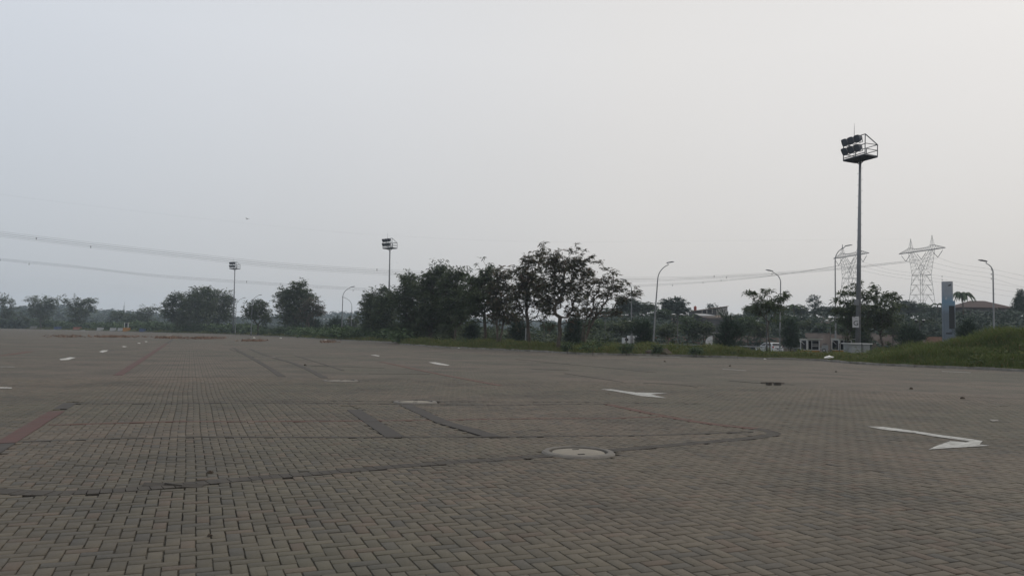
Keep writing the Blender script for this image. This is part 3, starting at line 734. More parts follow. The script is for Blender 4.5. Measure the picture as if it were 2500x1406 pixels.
tree('spreading_tree', 'dark tree in front of the middle floodlight pole', 944, 120, [(945, 740, 28, 20), (940, 770, 36, 28), (955, 722, 20, 14), (948, 805, 36, 18)], 400, 15, .52, .2, seed=14, group=FT, r0=.018)
tree('spreading_tree', 'dense tree with a stepped top right of the middle floodlight', 1002, 101, [(998, 682, 24, 14), (1005, 705, 34, 24), (990, 735, 38, 30), (1010, 770, 40, 25), (995, 800, 40, 18)], 560, 15, .46, .17, seed=15, group=FT, r0=.017)
tree('spreading_tree', 'densest dark tree at the cluster middle with raised crown', 1052, 97, [(1072, 660, 20, 14), (1058, 682, 30, 20), (1050, 715, 42, 30), (1060, 752, 45, 30), (1085, 690, 18, 14), (1055, 795, 44, 20)], 660, 15, .46, .17, seed=16, group=FT, r0=.017)
tree('spreading_tree', 'dense dark tree right of the densest one', 1104, 93, [(1108, 672, 24, 14), (1100, 700, 32, 24), (1112, 735, 36, 30), (1100, 765, 32, 22), (1130, 672, 14, 8), (1100, 795, 28, 16)], 520, 15, .44, .16, seed=17, group=FT, r0=.016)
tree('spreading_tree', 'slim tree with a thin trunk in the dense cluster', 1110, 88, [(1148, 692, 24, 18), (1142, 730, 28, 26), (1128, 768, 24, 20)], 270, 14, .42, .15, seed=18, group=FT, lean=.4, r0=.016)
tree('spreading_tree', 'tree with a clearly forked bent trunk in the dense cluster', 1184, 80, [(1188, 664, 24, 14), (1182, 690, 36, 22), (1176, 725, 44, 26), (1158, 758, 30, 18), (1205, 748, 22, 24)], 520, 14, .38, .135, 'leaf', seed=19, group=FT, fork=.34, r0=.015)
tree('spreading_tree', 'V-stemmed tree with brownish lower leaves', 1218, 76, [(1228, 672, 26, 20), (1222, 705, 34, 28), (1225, 742, 36, 26), (1245, 775, 26, 18), (1212, 775, 18, 14)], 360, 13, .36, .125, 'leafdry', 'barkpale', seed=20, group=FT, nstem=3, fork=.33, r0=.015)
tree('spreading_tree', 'tall forked tree with a long side limb, brownish crown', 1291, 70, [(1300, 640, 34, 20), (1282, 668, 36, 26), (1298, 700, 48, 30), (1275, 725, 34, 24), (1318, 618, 16, 10), (1325, 742, 28, 18), (1320, 602, 4, 6), (1262, 755, 22, 14)], 470, 13, .34, .115, 'leafdry', seed=21, group=FT, fork=.33, lean=-.3, r0=.0145)
tree('spreading_tree', 'tallest straight-trunked tree with a broad brownish crown', 1365, 66, [(1348, 635, 34, 24), (1385, 650, 42, 26), (1360, 680, 52, 34), (1412, 640, 30, 16), (1398, 612, 14, 8), (1335, 715, 34, 28), (1395, 715, 42, 28), (1440, 628, 10, 6), (1430, 665, 24, 20), (1340, 755, 26, 16), (1400, 760, 30, 16)], 600, 13, .33, .11, 'leafdry', seed=22, group=FT, fork=.30, r0=.0145)
tree('spreading_tree', 'thin-leaved many-stemmed tree at the right end of the cluster', 1424, 68, [(1440, 688, 34, 18), (1480, 690, 30, 18), (1500, 702, 32, 14), (1525, 690, 12, 8), (1535, 712, 26, 13), (1466, 720, 46, 20), (1500, 664, 16, 8), (1462, 640, 14, 6), (1480, 655, 12, 6), (1520, 735, 24, 12), (1440, 755, 34, 26), (1550, 720, 12, 7), (1505, 760, 20, 10)], 330, 10, .34, .11, 'leafdry', 'barkpale', seed=23, group=FT, nstem=6, fork=.45, r0=.0135, lean=.3)
ST = 'young umbrella trees on the verge'
tree('umbrella_tree', 'slender tree with a sparse umbrella crown before the white car', 1876, 60, [(1868, 742, 34, 9), (1848, 722, 26, 6), (1890, 732, 22, 10), (1912, 722, 12, 7), (1866, 712, 14, 5), (1835, 716, 14, 4), (1895, 752, 28, 8), (1850, 758, 26, 8)], 120, 13, .36, .11, 'leaf', 'bark', seed=24, group=ST, fork=.5, droop=1.1, r0=.008)
tree('umbrella_tree', 'spreading leafy tree left of the signed floodlight mast', 2072, 71, [(2062, 716, 26, 8), (2048, 736, 20, 6), (2088, 700, 12, 12), (2105, 722, 26, 12), (2085, 748, 44, 14), (2050, 762, 26, 10), (2085, 785, 40, 26), (2070, 760, 40, 12)], 260, 14, .40, .13, 'leaf', seed=25, group=ST, droop=1.0, r0=.011)
tree('umbrella_tree', 'spreading leafy tree right of the signed floodlight mast', 2152, 72, [(2150, 732, 30, 10), (2140, 706, 9, 15), (2170, 720, 20, 7), (2185, 728, 14, 6), (2142, 752, 44, 14), (2185, 748, 26, 6), (2150, 785, 36, 26)], 250, 14, .40, .13, 'leaf', seed=26, group=ST, droop=1.0, r0=.011)
# young casuarinas
CT = 'young dark casuarina shrubs on the verge'
def casuarina(label, x, Y, top, bot, half, seed, spire=None):
    h = bot - top; lb = [(x, bot - h * .18, half, h * .2), (x, bot - h * .42, half * .78, h * .2), (x, bot - h * .66, half * .52, h * .18), (x + half * .08, bot - h * .87, half * .22, h * .14)]
    if spire: lb += spire
    n = int(70 + half * h * .06)
    return tree('casuarina_shrub', label, x, Y, lb, n, 26, .50 * Y / 75, .06 * Y / 75, 'leafpine', 'bark', fork=.12, dens=1.2, group=CT, seed=seed, droop=.25, el=.7, jit=.22 * Y / 75)
casuarina('dark casuarina shrub beside the white arched board, largest', 1776, 74, 772, 866, 30, 31, [(1786, 800, 28, 14), (1803, 812, 22, 12), (1762, 772, 5, 8)])
casuarina('dark casuarina shrub left of the leaning arc lamp', 1572, 84, 782, 848, 22, 32, [(1560, 800, 20, 18)])
casuarina('dark casuarina shrub under the thin-leaved many-stemmed tree', 1402, 92, 770, 840, 20, 33)
casuarina('dark casuarina shrub behind the forked tree with side limb', 1265, 88, 776, 836, 22, 34)
casuarina('round dark casuarina shrub left of the bent forked trunk', 1152, 98, 790, 826, 16, 35)
casuarina('dark casuarina shrub at the foot of the dense cluster left end', 906, 150, 778, 826, 16, 36)
casuarina('dark casuarina shrub left of the twin-armed black post', 2216, 80, 792, 846, 24, 37, [(2236, 824, 18, 8)])
casuarina('small pointed casuarina between the far black posts', 822, 165, 778, 816, 14, 38)
casuarina('dark casuarina behind the second guard booth', 2098, 90, 800, 850, 24, 39)
casuarina('tall dark casuarina beside the first guard booth', 1930, 88, 776, 848, 16, 40)
casuarina('dark casuarina on the mound before the red-roofed house', 2362, 74, 784, 834, 22, 41)
casuarina('far dark casuarina left of the lone dark tree trunk', 768, 170, 784, 818, 12, 42)

# saplings across the road
SP = 'saplings across the road'
for k, (x, Y, lob, lab) in enumerate([
    (1632, 108, [(1632, 806, 24, 12), (1622, 812, 16, 10)], 'round sapling left of the black twin lamp by the brick wall'), (1680, 112, [(1680, 792, 26, 20), (1690, 812, 20, 10)], 'dark sapling between the black twin lamp and white board'),
    (1718, 112, [(1716, 800, 22, 14)], 'sapling just above the white arched board'), (1826, 108, [(1826, 790, 26, 16), (1815, 802, 16, 8)], 'olive sapling right of the largest casuarina'), (1856, 112, [(1856, 806, 20, 14)], 'sapling behind the roof of the white car'),
    (1912, 108, [(1914, 785, 24, 22), (1920, 810, 16, 12)], 'dark sapling behind the right arc lamp pole'), (2180, 100, [(2176, 780, 28, 18), (2188, 806, 20, 14)], 'sapling right of the signed mast trees'), (2058, 108, [(2056, 800, 22, 14)], 'sapling behind the guard booth roofs'),
    (1530, 104, [(1532, 795, 22, 12), (1512, 802, 14, 8)], 'sapling before the far white truck'), (1440, 110, [(1452, 795, 24, 18)], 'sapling behind the many-stemmed tree'), (860, 190, [(862, 786, 18, 14)], 'far sapling right of the second far black post'), (1340, 120, [(1340, 800, 16, 14)], 'sapling behind the tall forked tree')]):
    tree('sapling', lab, x, Y, lob, 60, 16, .55, .22, 'leafmid' if k % 2 else 'leaf', seed=50 + k, group=SP, fork=.45, r0=.016)

# ------------------------------------------------------------------ wooded slope: each tree a copy of a few grown ones
def proto(seed, H, Rr, n, leaf, L, W, style):
    R = np.random.default_rng(seed)
    if style == 'dome': lb = [(0, 0, .62 * H, Rr, Rr, .36 * H), (Rr * .4, .2, .5 * H, Rr * .7, Rr * .7, .25 * H), (-Rr * .45, 0, .5 * H, Rr * .7, Rr * .7, .25 * H), (0, -Rr * .4, .35 * H, Rr * .8, Rr * .6, .25 * H)]
    elif style == 'airy': lb = [(0, 0, .85 * H, Rr * .5, Rr * .5, .12 * H), (Rr * .5, 0, .72 * H, Rr * .4, Rr * .4, .09 * H), (-Rr * .5, .3, .68 * H, Rr * .4, Rr * .4, .09 * H), (0, 0, .55 * H, Rr * .6, Rr * .6, .12 * H)]
    else: lb = [(0, 0, .3 * H, Rr, Rr, .2 * H), (0, 0, .55 * H, Rr * .7, Rr * .7, .2 * H), (0, 0, .8 * H, Rr * .4, Rr * .4, .18 * H), (Rr * .1, 0, .95 * H, Rr * .15, Rr * .15, .1 * H)]
    T = lobe_points(R, lb, n); T = T[T[:, 2] > .1 * H]
    pos, par, tips = skeleton(R, [[(0, 0, -.5), (.05, 0, .1 * H), (0, .05, .2 * H), (.05, 0, .3 * H)]], T)
    mb = MB(); limb_mesh(mb, pos, par, .03, .02)
    t = thing('wood_tree', 'x', 'tree'); mb.build('trunk', 'bark', t, True)
    V, Q, tn = leaf_arrays(R, T, np.array([0, 0, .5 * H]), 20 if style != 'airy' else 12, L, W, .6, .1, 1.3, .42)
    link('crown', mesh_np('crown', V, Q, tn), leaf, t)
    return t
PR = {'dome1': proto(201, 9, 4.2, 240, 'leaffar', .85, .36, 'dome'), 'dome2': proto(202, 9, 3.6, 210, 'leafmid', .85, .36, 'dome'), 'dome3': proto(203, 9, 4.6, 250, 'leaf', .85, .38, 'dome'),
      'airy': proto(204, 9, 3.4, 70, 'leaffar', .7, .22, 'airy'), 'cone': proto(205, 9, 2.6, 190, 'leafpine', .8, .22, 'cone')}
used = set()
WT = 'trees of the wooded slope behind the road'
WOOD = [  # px, Y, top y, proto, width scale, label
    (1492, 178, 752, 'dome3', 1.0, 'dark slope tree behind the many-stemmed tree'), (1535, 172, 724, 'dome1', 1.0, 'broad slope tree left of the leaning arc lamp top'), (1578, 182, 738, 'dome3', .9, 'slope tree right behind the leaning arc lamp'),
    (1645, 165, 722, 'dome1', 1.12, 'big domed slope tree left of the red water tank'), (1612, 158, 752, 'dome2', .9, 'lower slope tree between the arc lamp and the big dome'), (1676, 152, 768, 'dome2', .6, 'slope tree before the shed-roofed house, left side'),
    (1738, 205, 739, 'airy', .9, 'thin tree peeping over the shed-roofed house'), (1790, 176, 764, 'dome2', .9, 'low slope tree right of the shed-roofed house'), (1832, 182, 758, 'cone', 1.1, 'slope tree on the dip right of the house'),
    (1856, 165, 738, 'dome3', .95, 'dark bushy slope tree behind the slender umbrella tree'), (1902, 172, 748, 'dome3', .95, 'slope tree behind the middle right arc lamp'), (1948, 178, 744, 'dome1', 1.0, 'slope tree above the first guard booth'),
    (1988, 190, 718, 'airy', 1.0, 'tall airy tree standing above the slope trees'), (2012, 175, 746, 'dome1', .95, 'slope tree left of the tall curved lamp'), (2052, 180, 748, 'dome2', 1.0, 'slope tree behind the second guard booth'),
    (2105, 182, 752, 'dome1', .95, 'slope tree hidden behind the signed mast'), (2160, 184, 752, 'dome2', 1.0, 'slope tree right of the mast at pylon level'), (2214, 176, 730, 'dome1', .95, 'round slope tree below the nearer pylon'),
    (2250, 182, 737, 'dome2', .9, 'slope tree right below the nearer pylon'), (2290, 172, 746, 'dome1', .9, 'slope tree touching the grey totem'), (2345, 176, 748, 'dome3', .8, 'slope tree right of the grey totem'),
    (2395, 148, 768, 'dome2', .9, 'slope tree before the red tiled roof, left'), (2445, 146, 766, 'dome1', .9, 'slope tree before the red tiled roof, right'), (2492, 150, 710, 'cone', .9, 'star-topped conifer at the right picture edge'),
    (2525, 155, 735, 'dome3', 1.0, 'dark slope tree cut by the right picture edge'), (1962, 140, 782, 'dome3', .8, 'dark lower slope tree behind the first guard booth'), (2005, 138, 788, 'dome2', .75, 'low slope tree between the guard booths'),
    (2250, 138, 780, 'dome3', .9, 'dark lower tree behind the twin black post'), (2350, 136, 790, 'dome2', .8, 'low slope tree behind the mound crest'), (1560, 140, 776, 'dome2', .85, 'low slope tree behind the casuarina by the arc lamp'),
    (1500, 138, 782, 'dome3', .85, 'low dark slope tree left of the far white truck'), (1645, 138, 790, 'dome3', .85, 'low dark tree behind the black twin lamp'), (1800, 138, 792, 'dome2', .8, 'low slope tree above the grey wall'), (1870, 136, 790, 'dome1', .8, 'low slope tree above the white car'), (2465, 130, 792, 'dome3', .8, 'low dark tree on the right behind the mound'), (2120, 140, 790, 'dome1', .85, 'low slope tree behind the utility cabinet')]
for k, (x, Y, top, pr, ws, lab) in enumerate(WOOD):
    b = P(x, 815, Y); zb = tzf(b.x, b.y); H = P(x, top, Y).z - zb
    o = PR[pr] if pr not in used else copy_tree(PR[pr]); used.add(pr)
    o.location = (b.x, b.y, zb); sxy = ws * max(.62, min(1.25, H / 9)); o.scale = (sxy * 1.05, sxy, H / 9.0); o.rotation_euler = (0, 0, k * 2.4)
    tag(o, lab, 'tree', WT)
# banana-like plants with long arching fronds
def fronds(name, label, x, Y, top, n, ln, wd, seed, cat='plant', group=None):
    R = random.Random(seed); b = P(x, 815, Y); zb = tzf(b.x, b.y); H = P(x, top, Y).z - zb - ln * .3
    t = thing(name, label, cat, (b.x, b.y, zb), 0, group)
    MB().tube([(0, 0, -.3), (.05, 0, H * .5), (0, .05, H)], [.16, .12, .09], 7).build('trunk', 'bark', t, True)
    mb = MB()
    for k in range(n):
        a = 2 * PI * k / n + R.uniform(-.3, .3); l = ln * R.uniform(.75, 1.15); up = R.uniform(.35, 1.1) + (.55 if n > 20 else 0); pts = []
        for i in range(7):
            f = i / 6; pts.append(Vector((math.cos(a) * l * f * .9, math.sin(a) * l * f * .9, H + l * (up * f - (up + .35) * f * f))))
        s = Vector((-math.sin(a), math.cos(a), 0)); vs = []
        for i, p in enumerate(pts):
            w = wd * math.sin(PI * min(1, .12 + .86 * i / 6)) ; d = Vector((0, 0, -w * .35)); vs += [p - s * w + d, p, p + s * w + d]
        mb.add(vs, [q for i in range(6) for q in ((i * 3, i * 3 + 1, i * 3 + 4, i * 3 + 3), (i * 3 + 1, i * 3 + 2, i * 3 + 5, i * 3 + 4))])
    me = bpy.data.meshes.new('crown'); me.from_pydata(mb.v, [], mb.f); me.update()
    at = me.attributes.new('tint', 'FLOAT', 'FACE'); at.data.foreach_set('value', [R.uniform(.1, .8) for _ in me.polygons])
    link('crown', me, 'leafmid', t); return t
BP = 'long-leaved plants on the slope'
fronds('banana_plant', 'long-leaved plant with drooping fronds above the first guard booth', 1938, 150, 738, 8, 2.6, .26, 1, 'plant', BP)
fronds('banana_plant', 'long-leaved plant left of the totem with one drooping frond', 2290, 150, 735, 7, 2.6, .26, 2, 'plant', BP)
fronds('palm_tree', 'feathery palm right of the grey totem top', 2352, 140, 714, 34, 2.6, .26, 3, 'palm', None)
fronds('banana_plant', 'small pale long-leaved plant below the slope trees', 1852, 130, 768, 7, 1.5, .2, 4, 'plant', BP)

# ------------------------------------------------------------------ masses nobody could count: hedge, slope scrub, far wood
def mass(name, blobs, n, L, W, m, seed, droop=.5):
    R = np.random.default_rng(seed); Cs = []; A = []
    for (x, y, z, rx, rz) in blobs:
        u = R.normal(0, 1, (n, 3)); u /= np.linalg.norm(u, axis=1)[:, None]; u[:, 2] = np.abs(u[:, 2]) if False else u[:, 2]
        Cs.append(np.array([x, y, z]) + u * (R.random((n, 1)) ** .33) * np.array([rx, rx, rz])); A.append(np.repeat(np.array([[x, y, z]]), n, 0))
    C = np.concatenate(Cs); A = np.concatenate(A); bt = np.repeat(R.uniform(.1, .9, len(blobs)), n)
    V, Q, tn = leaf_arrays(R, C, A, 1, L, W, droop, .2, 1.2, .1, bt)
    return kind(link(name, mesh_np(name, V, Q, tn), m), 'stuff')
def blob_band(px0, px1, n, s0, s1, h0, h1, seed, topf=None, absr=False):
    R = random.Random(seed); out = []
    for _ in range(n):
        px = R.uniform(px0, px1); az = math.atan((px - CX) / F); r = (R.uniform(s0, s1) if absr else float(kd(az)) + R.uniform(s0, s1))
        x, y = r * math.sin(az), r * math.cos(az)
        if 1672 < px < 1792 and 132 < r < 200: continue
        h = R.uniform(h0, h1) * (topf(px) if topf else 1)
        out.append((x, y, tzf(x, y) + h * .42, h * R.uniform(.6, .95), h * .55))
    return out
lt = lambda px: np.interp(px, [-100, 40, 90, 150, 230, 300, 330, 420, 600], [1.25, 1.3, 1.2, .8, .72, .75, .85, .75, .65])
mass('hedge_undergrowth', blob_band(-150, 620, 330, 5, 45, 2.6, 4.4, 1, lt), 110, .9, .42, 'leafhedge', 11)
mass('verge_undergrowth', blob_band(540, 1000, 190, 3, 24, .9, 2.2, 2), 100, .55, .24, 'leafhedge', 12)
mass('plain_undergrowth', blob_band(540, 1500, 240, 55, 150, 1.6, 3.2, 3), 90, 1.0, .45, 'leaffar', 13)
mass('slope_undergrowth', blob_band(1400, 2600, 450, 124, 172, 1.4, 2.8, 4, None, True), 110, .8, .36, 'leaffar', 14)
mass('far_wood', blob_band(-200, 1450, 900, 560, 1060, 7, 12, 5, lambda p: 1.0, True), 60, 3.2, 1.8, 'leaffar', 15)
mass('cluster_undergrowth', blob_band(880, 1480, 100, 32, 64, 1.6, 3.4, 7), 110, .7, .3, 'leaf', 17)
mass('verge_weeds', blob_band(1000, 2150, 90, .8, 9, .28, .7, 8) + blob_band(2150, 2560, 30, .8, 11, .2, .5, 9), 60, .19, .07, 'mgrass', 18)
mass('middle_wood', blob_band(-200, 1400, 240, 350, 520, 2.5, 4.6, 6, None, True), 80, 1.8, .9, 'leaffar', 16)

# ------------------------------------------------------------------ grass
def grass(name, px0, px1, n, smax, h0, h1, w0, m, seed, pw=1.25, blades=5):
    R = np.random.default_rng(seed)
    px = R.uniform(px0, px1, n); az = np.arctan((px - CX) / F); s = R.random(n) ** pw * smax + .30; r = kd(az) + s
    x = r * np.sin(az); y = r * np.cos(az)
    patch = .5 + .5 * np.sin(x * .55 + 1.3 * np.sin(y * .31)) * np.sin(y * .47 + 2 * np.sin(x * .23)); p2 = .5 + .5 * np.sin(x * 1.7 + y * .9) * np.sin(y * 1.3 - x * .6)
    hh = (h0 + (h1 - h0) * (.65 * patch + .35 * p2) ** 1.6) * np.clip(.25 + s / 3.0, 0, 1) * np.interp(px, [1840, 1900, 2110, 2160], [1, .75, .7, 1])
    x = np.repeat(x, blades) + R.normal(0, .10, n * blades); y = np.repeat(y, blades) + R.normal(0, .10, n * blades); N = n * blades
    z = tz(x, y) - .05; h = np.repeat(hh, blades) * R.uniform(.5, 1.25, N); rr = np.hypot(x, y)
    a = R.uniform(0, 2 * PI, N); w = w0 * R.uniform(.6, 1.4, N) * (rr / 55); lean = R.uniform(.1, .75, N) * h; la = R.uniform(0, 2 * PI, N)
    dx, dy = np.cos(a) * w, np.sin(a) * w; lx, ly = np.cos(la) * lean, np.sin(la) * lean
    V = np.stack([np.stack([x - dx, y - dy, z], 1), np.stack([x + dx, y + dy, z], 1), np.stack([x + lx * .35 - dx * .8, y + ly * .35 - dy * .8, z + h * .6], 1), np.stack([x + lx * .35 + dx * .8, y + ly * .35 + dy * .8, z + h * .6], 1),
                  np.stack([x + lx - dx * .15, y + ly - dy * .15, z + h], 1), np.stack([x + lx + dx * .15, y + ly + dy * .15, z + h], 1)], 1)
    b = np.arange(N)[:, None] * 6; Q = np.concatenate([b + np.array([0, 1, 3, 2]), b + np.array([2, 3, 5, 4])], 1).reshape(-1, 4)
    t = np.clip(np.repeat(.25 + .5 * (.6 * p2 + .4 * patch), blades) + R.normal(0, .15, N), 0, 1)
    return kind(link(name, mesh_np(name, V.reshape(-1, 3), Q, np.repeat(t, 2)), m), 'stuff')
grass('verge_grass', 960, 2200, 19000, 15, .14, .75, .022, 'grass', 21)
grass('far_verge_grass', -120, 980, 7000, 22, .25, .75, .024, 'grass', 22)
grass('mound_grass', 2120, 2640, 15000, 17, .14, .95, .022, 'mgrass', 23, 1.0)
grass('roadside_grass', 980, 2500, 6000, 60, .15, .35, .03, 'grass', 24, .6)
def weed_patch(x0, x1, y0, y1, n, seed):
    R = np.random.default_rng(seed); C = []
    for _ in range(n):
        g = G(R.normal((x0 + x1) / 2, (x1 - x0) / 4), R.uniform(y0, y1)); C.append((g.x, g.y, .05))
    return np.array(C)
C = np.concatenate([weed_patch(205, 355, 820.5, 824, 260, 1), weed_patch(380, 450, 823, 826.5, 240, 2), weed_patch(450, 545, 823.5, 828, 300, 3), weed_patch(590, 650, 831, 833.5, 130, 4), weed_patch(780, 825, 833, 837, 60, 5), weed_patch(120, 210, 818, 824, 70, 6)])
V, Q, tn = leaf_arrays(np.random.default_rng(5), C, np.array([0, 0, 0.]), 6, .26, .10, .3, .15, 3, np.array(.45)) if False else leaf_arrays(np.random.default_rng(5), C * np.array([1, 1, .5]), np.array([0, 0, 0.]), 7, .26, .10, .5, .15, 3, .10)
kind(link('dry_weeds', mesh_np('dry_weeds', V, Q, tn), 'dryweed'), 'stuff')
# single weed bushes on the verge
for k, (x, Y, top, half, lab) in enumerate([(1386, 60, 836, 14, 'dark leafy weed at the foot of the tallest tree'), (1530, 58, 838, 16, 'dark leafy weed alone in the grass before the far truck'), (1448, 56, 832, 30, 'pale bushy weed before the many-stemmed tree'), (1700, 57, 846, 18, 'low dark weed before the white arched board'), (1135, 80, 828, 20, 'bushy weed pile before the dense cluster'), (2240, 50, 856, 16, 'leafy weed at the foot of the mound'), (1607, 57, 842, 10, 'narrow weed left of the soil heap')]):
    tree('weed_bush', lab, x, Y, [(x, top + 8, half, 8), (x - half * .3, top + 14, half * .8, 8)], 40, 14, .24, .09, 'leafhedge' if k in (2, 4) else 'leafmid', dens=1., seed=80 + k, group='weed bushes on the verge', fork=.2, r0=.006, cat='weed')
b = P(1614, 862, 58.6); crumple('soil_heap', (b.x, b.y + 1.1, .1), 1.1, 'soil', 'dark soil heap at the kerb with a white bag beside it', 'soil heap', None, .45, 91)

# ------------------------------------------------------------------ floodlight masts
def make_mast(H):
    t = thing('floodlight_mast', 'tall grey floodlight mast carrying the G sign', 'floodlight', (0, 0, 0), 0, 'floodlight masts round the car park')
    MB().tube([(0, 0, -.5), (0, 0, H * .5), (0, 0, H)], [.235, .165, .10], 14).build('pole', 'pole_grey', t, True)
    for k in range(18):
        s = -1 if k % 2 else 1; z = H - .9 - k * .5
        MB().bar((s * .08, 0, z), (s * .26, 0, z + .02), .011).build('step_peg', 'galv_dark', t)
    A = Vector((-.80, 2.5, 0)); Dv = Vector((1.35, .60, 0)); D0 = Vector((-.275, -1.55, H))       # corner, long side, short side
    def c(a, d, z): return D0 + A * a + Dv * d + Vector((0, 0, z))
    pf = MB(); base = [c(0, 0, 0), c(1, 0, 0), c(1, 1, 0), c(0, 1, 0)]
    pf.add([q + Vector((0, 0, .0)) for q in base] + [q + Vector((0, 0, .05)) for q in base], [(0, 1, 2, 3), (4, 5, 6, 7), (0, 1, 5, 4), (1, 2, 6, 5), (2, 3, 7, 6), (3, 0, 4, 7)])
    for i in range(4): pf.bar(base[i] - Vector((0, 0, .06)), base[(i + 1) % 4] - Vector((0, 0, .06)), .06)
    pf.bar(c(.15, .5, -.05), (0, 0, H - .55), .05); pf.bar(c(.85, .5, -.05), (0, 0, H - .55), .05)
    pf.build('platform', 'galv_dark', t)
    fr = MB(); r = .042
    for a, d, h in ((0, 0, 1.75), (1, 0, 1.75), (0, 1, 1.0), (1, 1, 1.0), (.5, 1, 1.0)): fr.bar(c(a, d, 0), c(a, d, h), r)
    for z in (1.75, .9, .15): fr.bar(c(0, 0, z), c(1, 0, z), r)
    for z in (1.0, .5): fr.bar(c(0, 1, z), c(1, 1, z), r * .8)
    for a in (0, 1):
        fr.bar(c(a, 0, 1.75), c(a, 1, 1.0), r); fr.bar(c(a, 0, .95), c(a, 1, 1.0), r * .8); fr.bar(c(a, 0, .5), c(a, 1, .5), r * .8)
    fr.build('railing', 'galv_dark', t)
    MB().tube([c(.5, 0, 1.6), c(.5, 0, 2.3), c(.5, 0, 3.0)], [.025, .02, .008], 6).build('lightning_rod', 'galv_dark', t)
    nrm = -Dv.normalized(); al = A.normalized()
    for row in (0, 1):
        for k in range(3):
            o = c(.20 + .29 * k, 0, .64 + row * .80) + nrm * .30
            f = Vector((-.90, -.20, -.36 - .10 * (row == 0))).normalized(); upv = (Vector((0, 0, 1)) - f * f.z).normalized(); sd = f.cross(upv)
            prof = [(-.34, .12, .12), (-.26, .20, .19), (-.02, .30, .29), (.10, .35, .33), (.16, .36, .34)]
            mb = MB(); vs = []; fs = []
            for q, w, h in prof:
                for k2 in range(12):
                    an = 2 * PI * k2 / 12; cs, sn = math.cos(an), math.sin(an); e = .45
                    X = math.copysign(abs(cs) ** e, cs) * w; Z = math.copysign(abs(sn) ** e, sn) * h
                    vs.append(o + f * q + sd * X + upv * Z)
            for i in range(len(prof) - 1):
                for k2 in range(12): fs.append((i * 12 + k2, i * 12 + (k2 + 1) % 12, (i + 1) * 12 + (k2 + 1) % 12, (i + 1) * 12 + k2))
            fs.append(tuple(range(12)))
            mb.add(vs, fs); lamp = mb.build('floodlight_head', 'lampshell', t)
            g = MB(); g.add([o + f * .135 + sd * math.copysign(abs(math.cos(2 * PI * q / 12)) ** .45, math.cos(2 * PI * q / 12)) * .335 + upv * math.copysign(abs(math.sin(2 * PI * q / 12)) ** .45, math.sin(2 * PI * q / 12)) * .315 for q in range(12)], [tuple(range(12))])
            g.build('glass', 'lampshell', lamp)
            MB().tube([o - f * .08 - sd * .37, o - f * .16 - sd * .2 - upv * .40, o - f * .16 + sd * .2 - upv * .40, o - f * .08 + sd * .37], .035, 6).bar(o - f * .16 - upv * .40, o - nrm * .3 - Vector((0, 0, .22)), .03).build('bracket', 'lampglass', lamp)
    MB().box((-.26, -.22, 4.6), (.34, .14, .5)).build('junction_box', 'pole_grey', t)
    return t
Y1 = 67.6; b1 = P(2094.5, 868, Y1); plat = P(2100, 386.5, Y1); H1 = plat.z - b1.z
mast1 = make_mast(H1)
for xb, yb, xp, yp, Y, lab in ((None, None, None, None, None, None), (948, 826, 952, 606, 145, 'middle floodlight mast rising behind the dense trees'), (569, 810, 573.5, 656, 205, 'small far floodlight mast beside the big dark trio')):
    if Y is None: o = mast1; bs = b1; H = H1; pp = plat
    else:
        o = copy_tree(mast1); o['label'] = lab; bs = P(xb, yb, Y); pp = P(xp, yp, Y); H = pp.z - bs.z
    k = H / H1; o.location = (bs.x, bs.y, bs.z); o.scale = (k, k, k)
    tw = math.atan2(b1.x, b1.y) - math.atan2(bs.x, bs.y)          # every head is turned towards the lot's middle
    o.rotation_euler = (Matrix.Rotation(math.atan2(pp.x - bs.x, H), 3, 'Y') @ Matrix.Rotation(tw, 3, 'Z')).to_euler()
# sign on the nearest mast
px_m = .0353; sg = P(2089, 786, Y1 - .35)
t = thing('sign_board', 'small grey board with a black letter G fixed to the tall mast', 'sign', (sg.x, sg.y, sg.z), -.36)
MB().box((0, 0, 0), (.52, .035, .95)).build('panel', 'sign', t)
text_mesh('letter', 'G', .58, 'ink', t, (0.02, -.021, -.12), (PI / 2, 0, 0))
for k, (z, w) in enumerate(((.33, .20), (.25, .24))): MB().box((.02, -.019, z), (w, .004, .022)).build('text_line', 'greytext', t)
MB().box((-.12, -.0195, .42), (.14, .005, .05)).build('sign_clip', 'ink', t)
MB().bar((.1, .02, .3), (.42, .3, .3), .02).bar((.1, .02, -.3), (.42, .3, -.3), .02).build('bracket', 'galv', t)

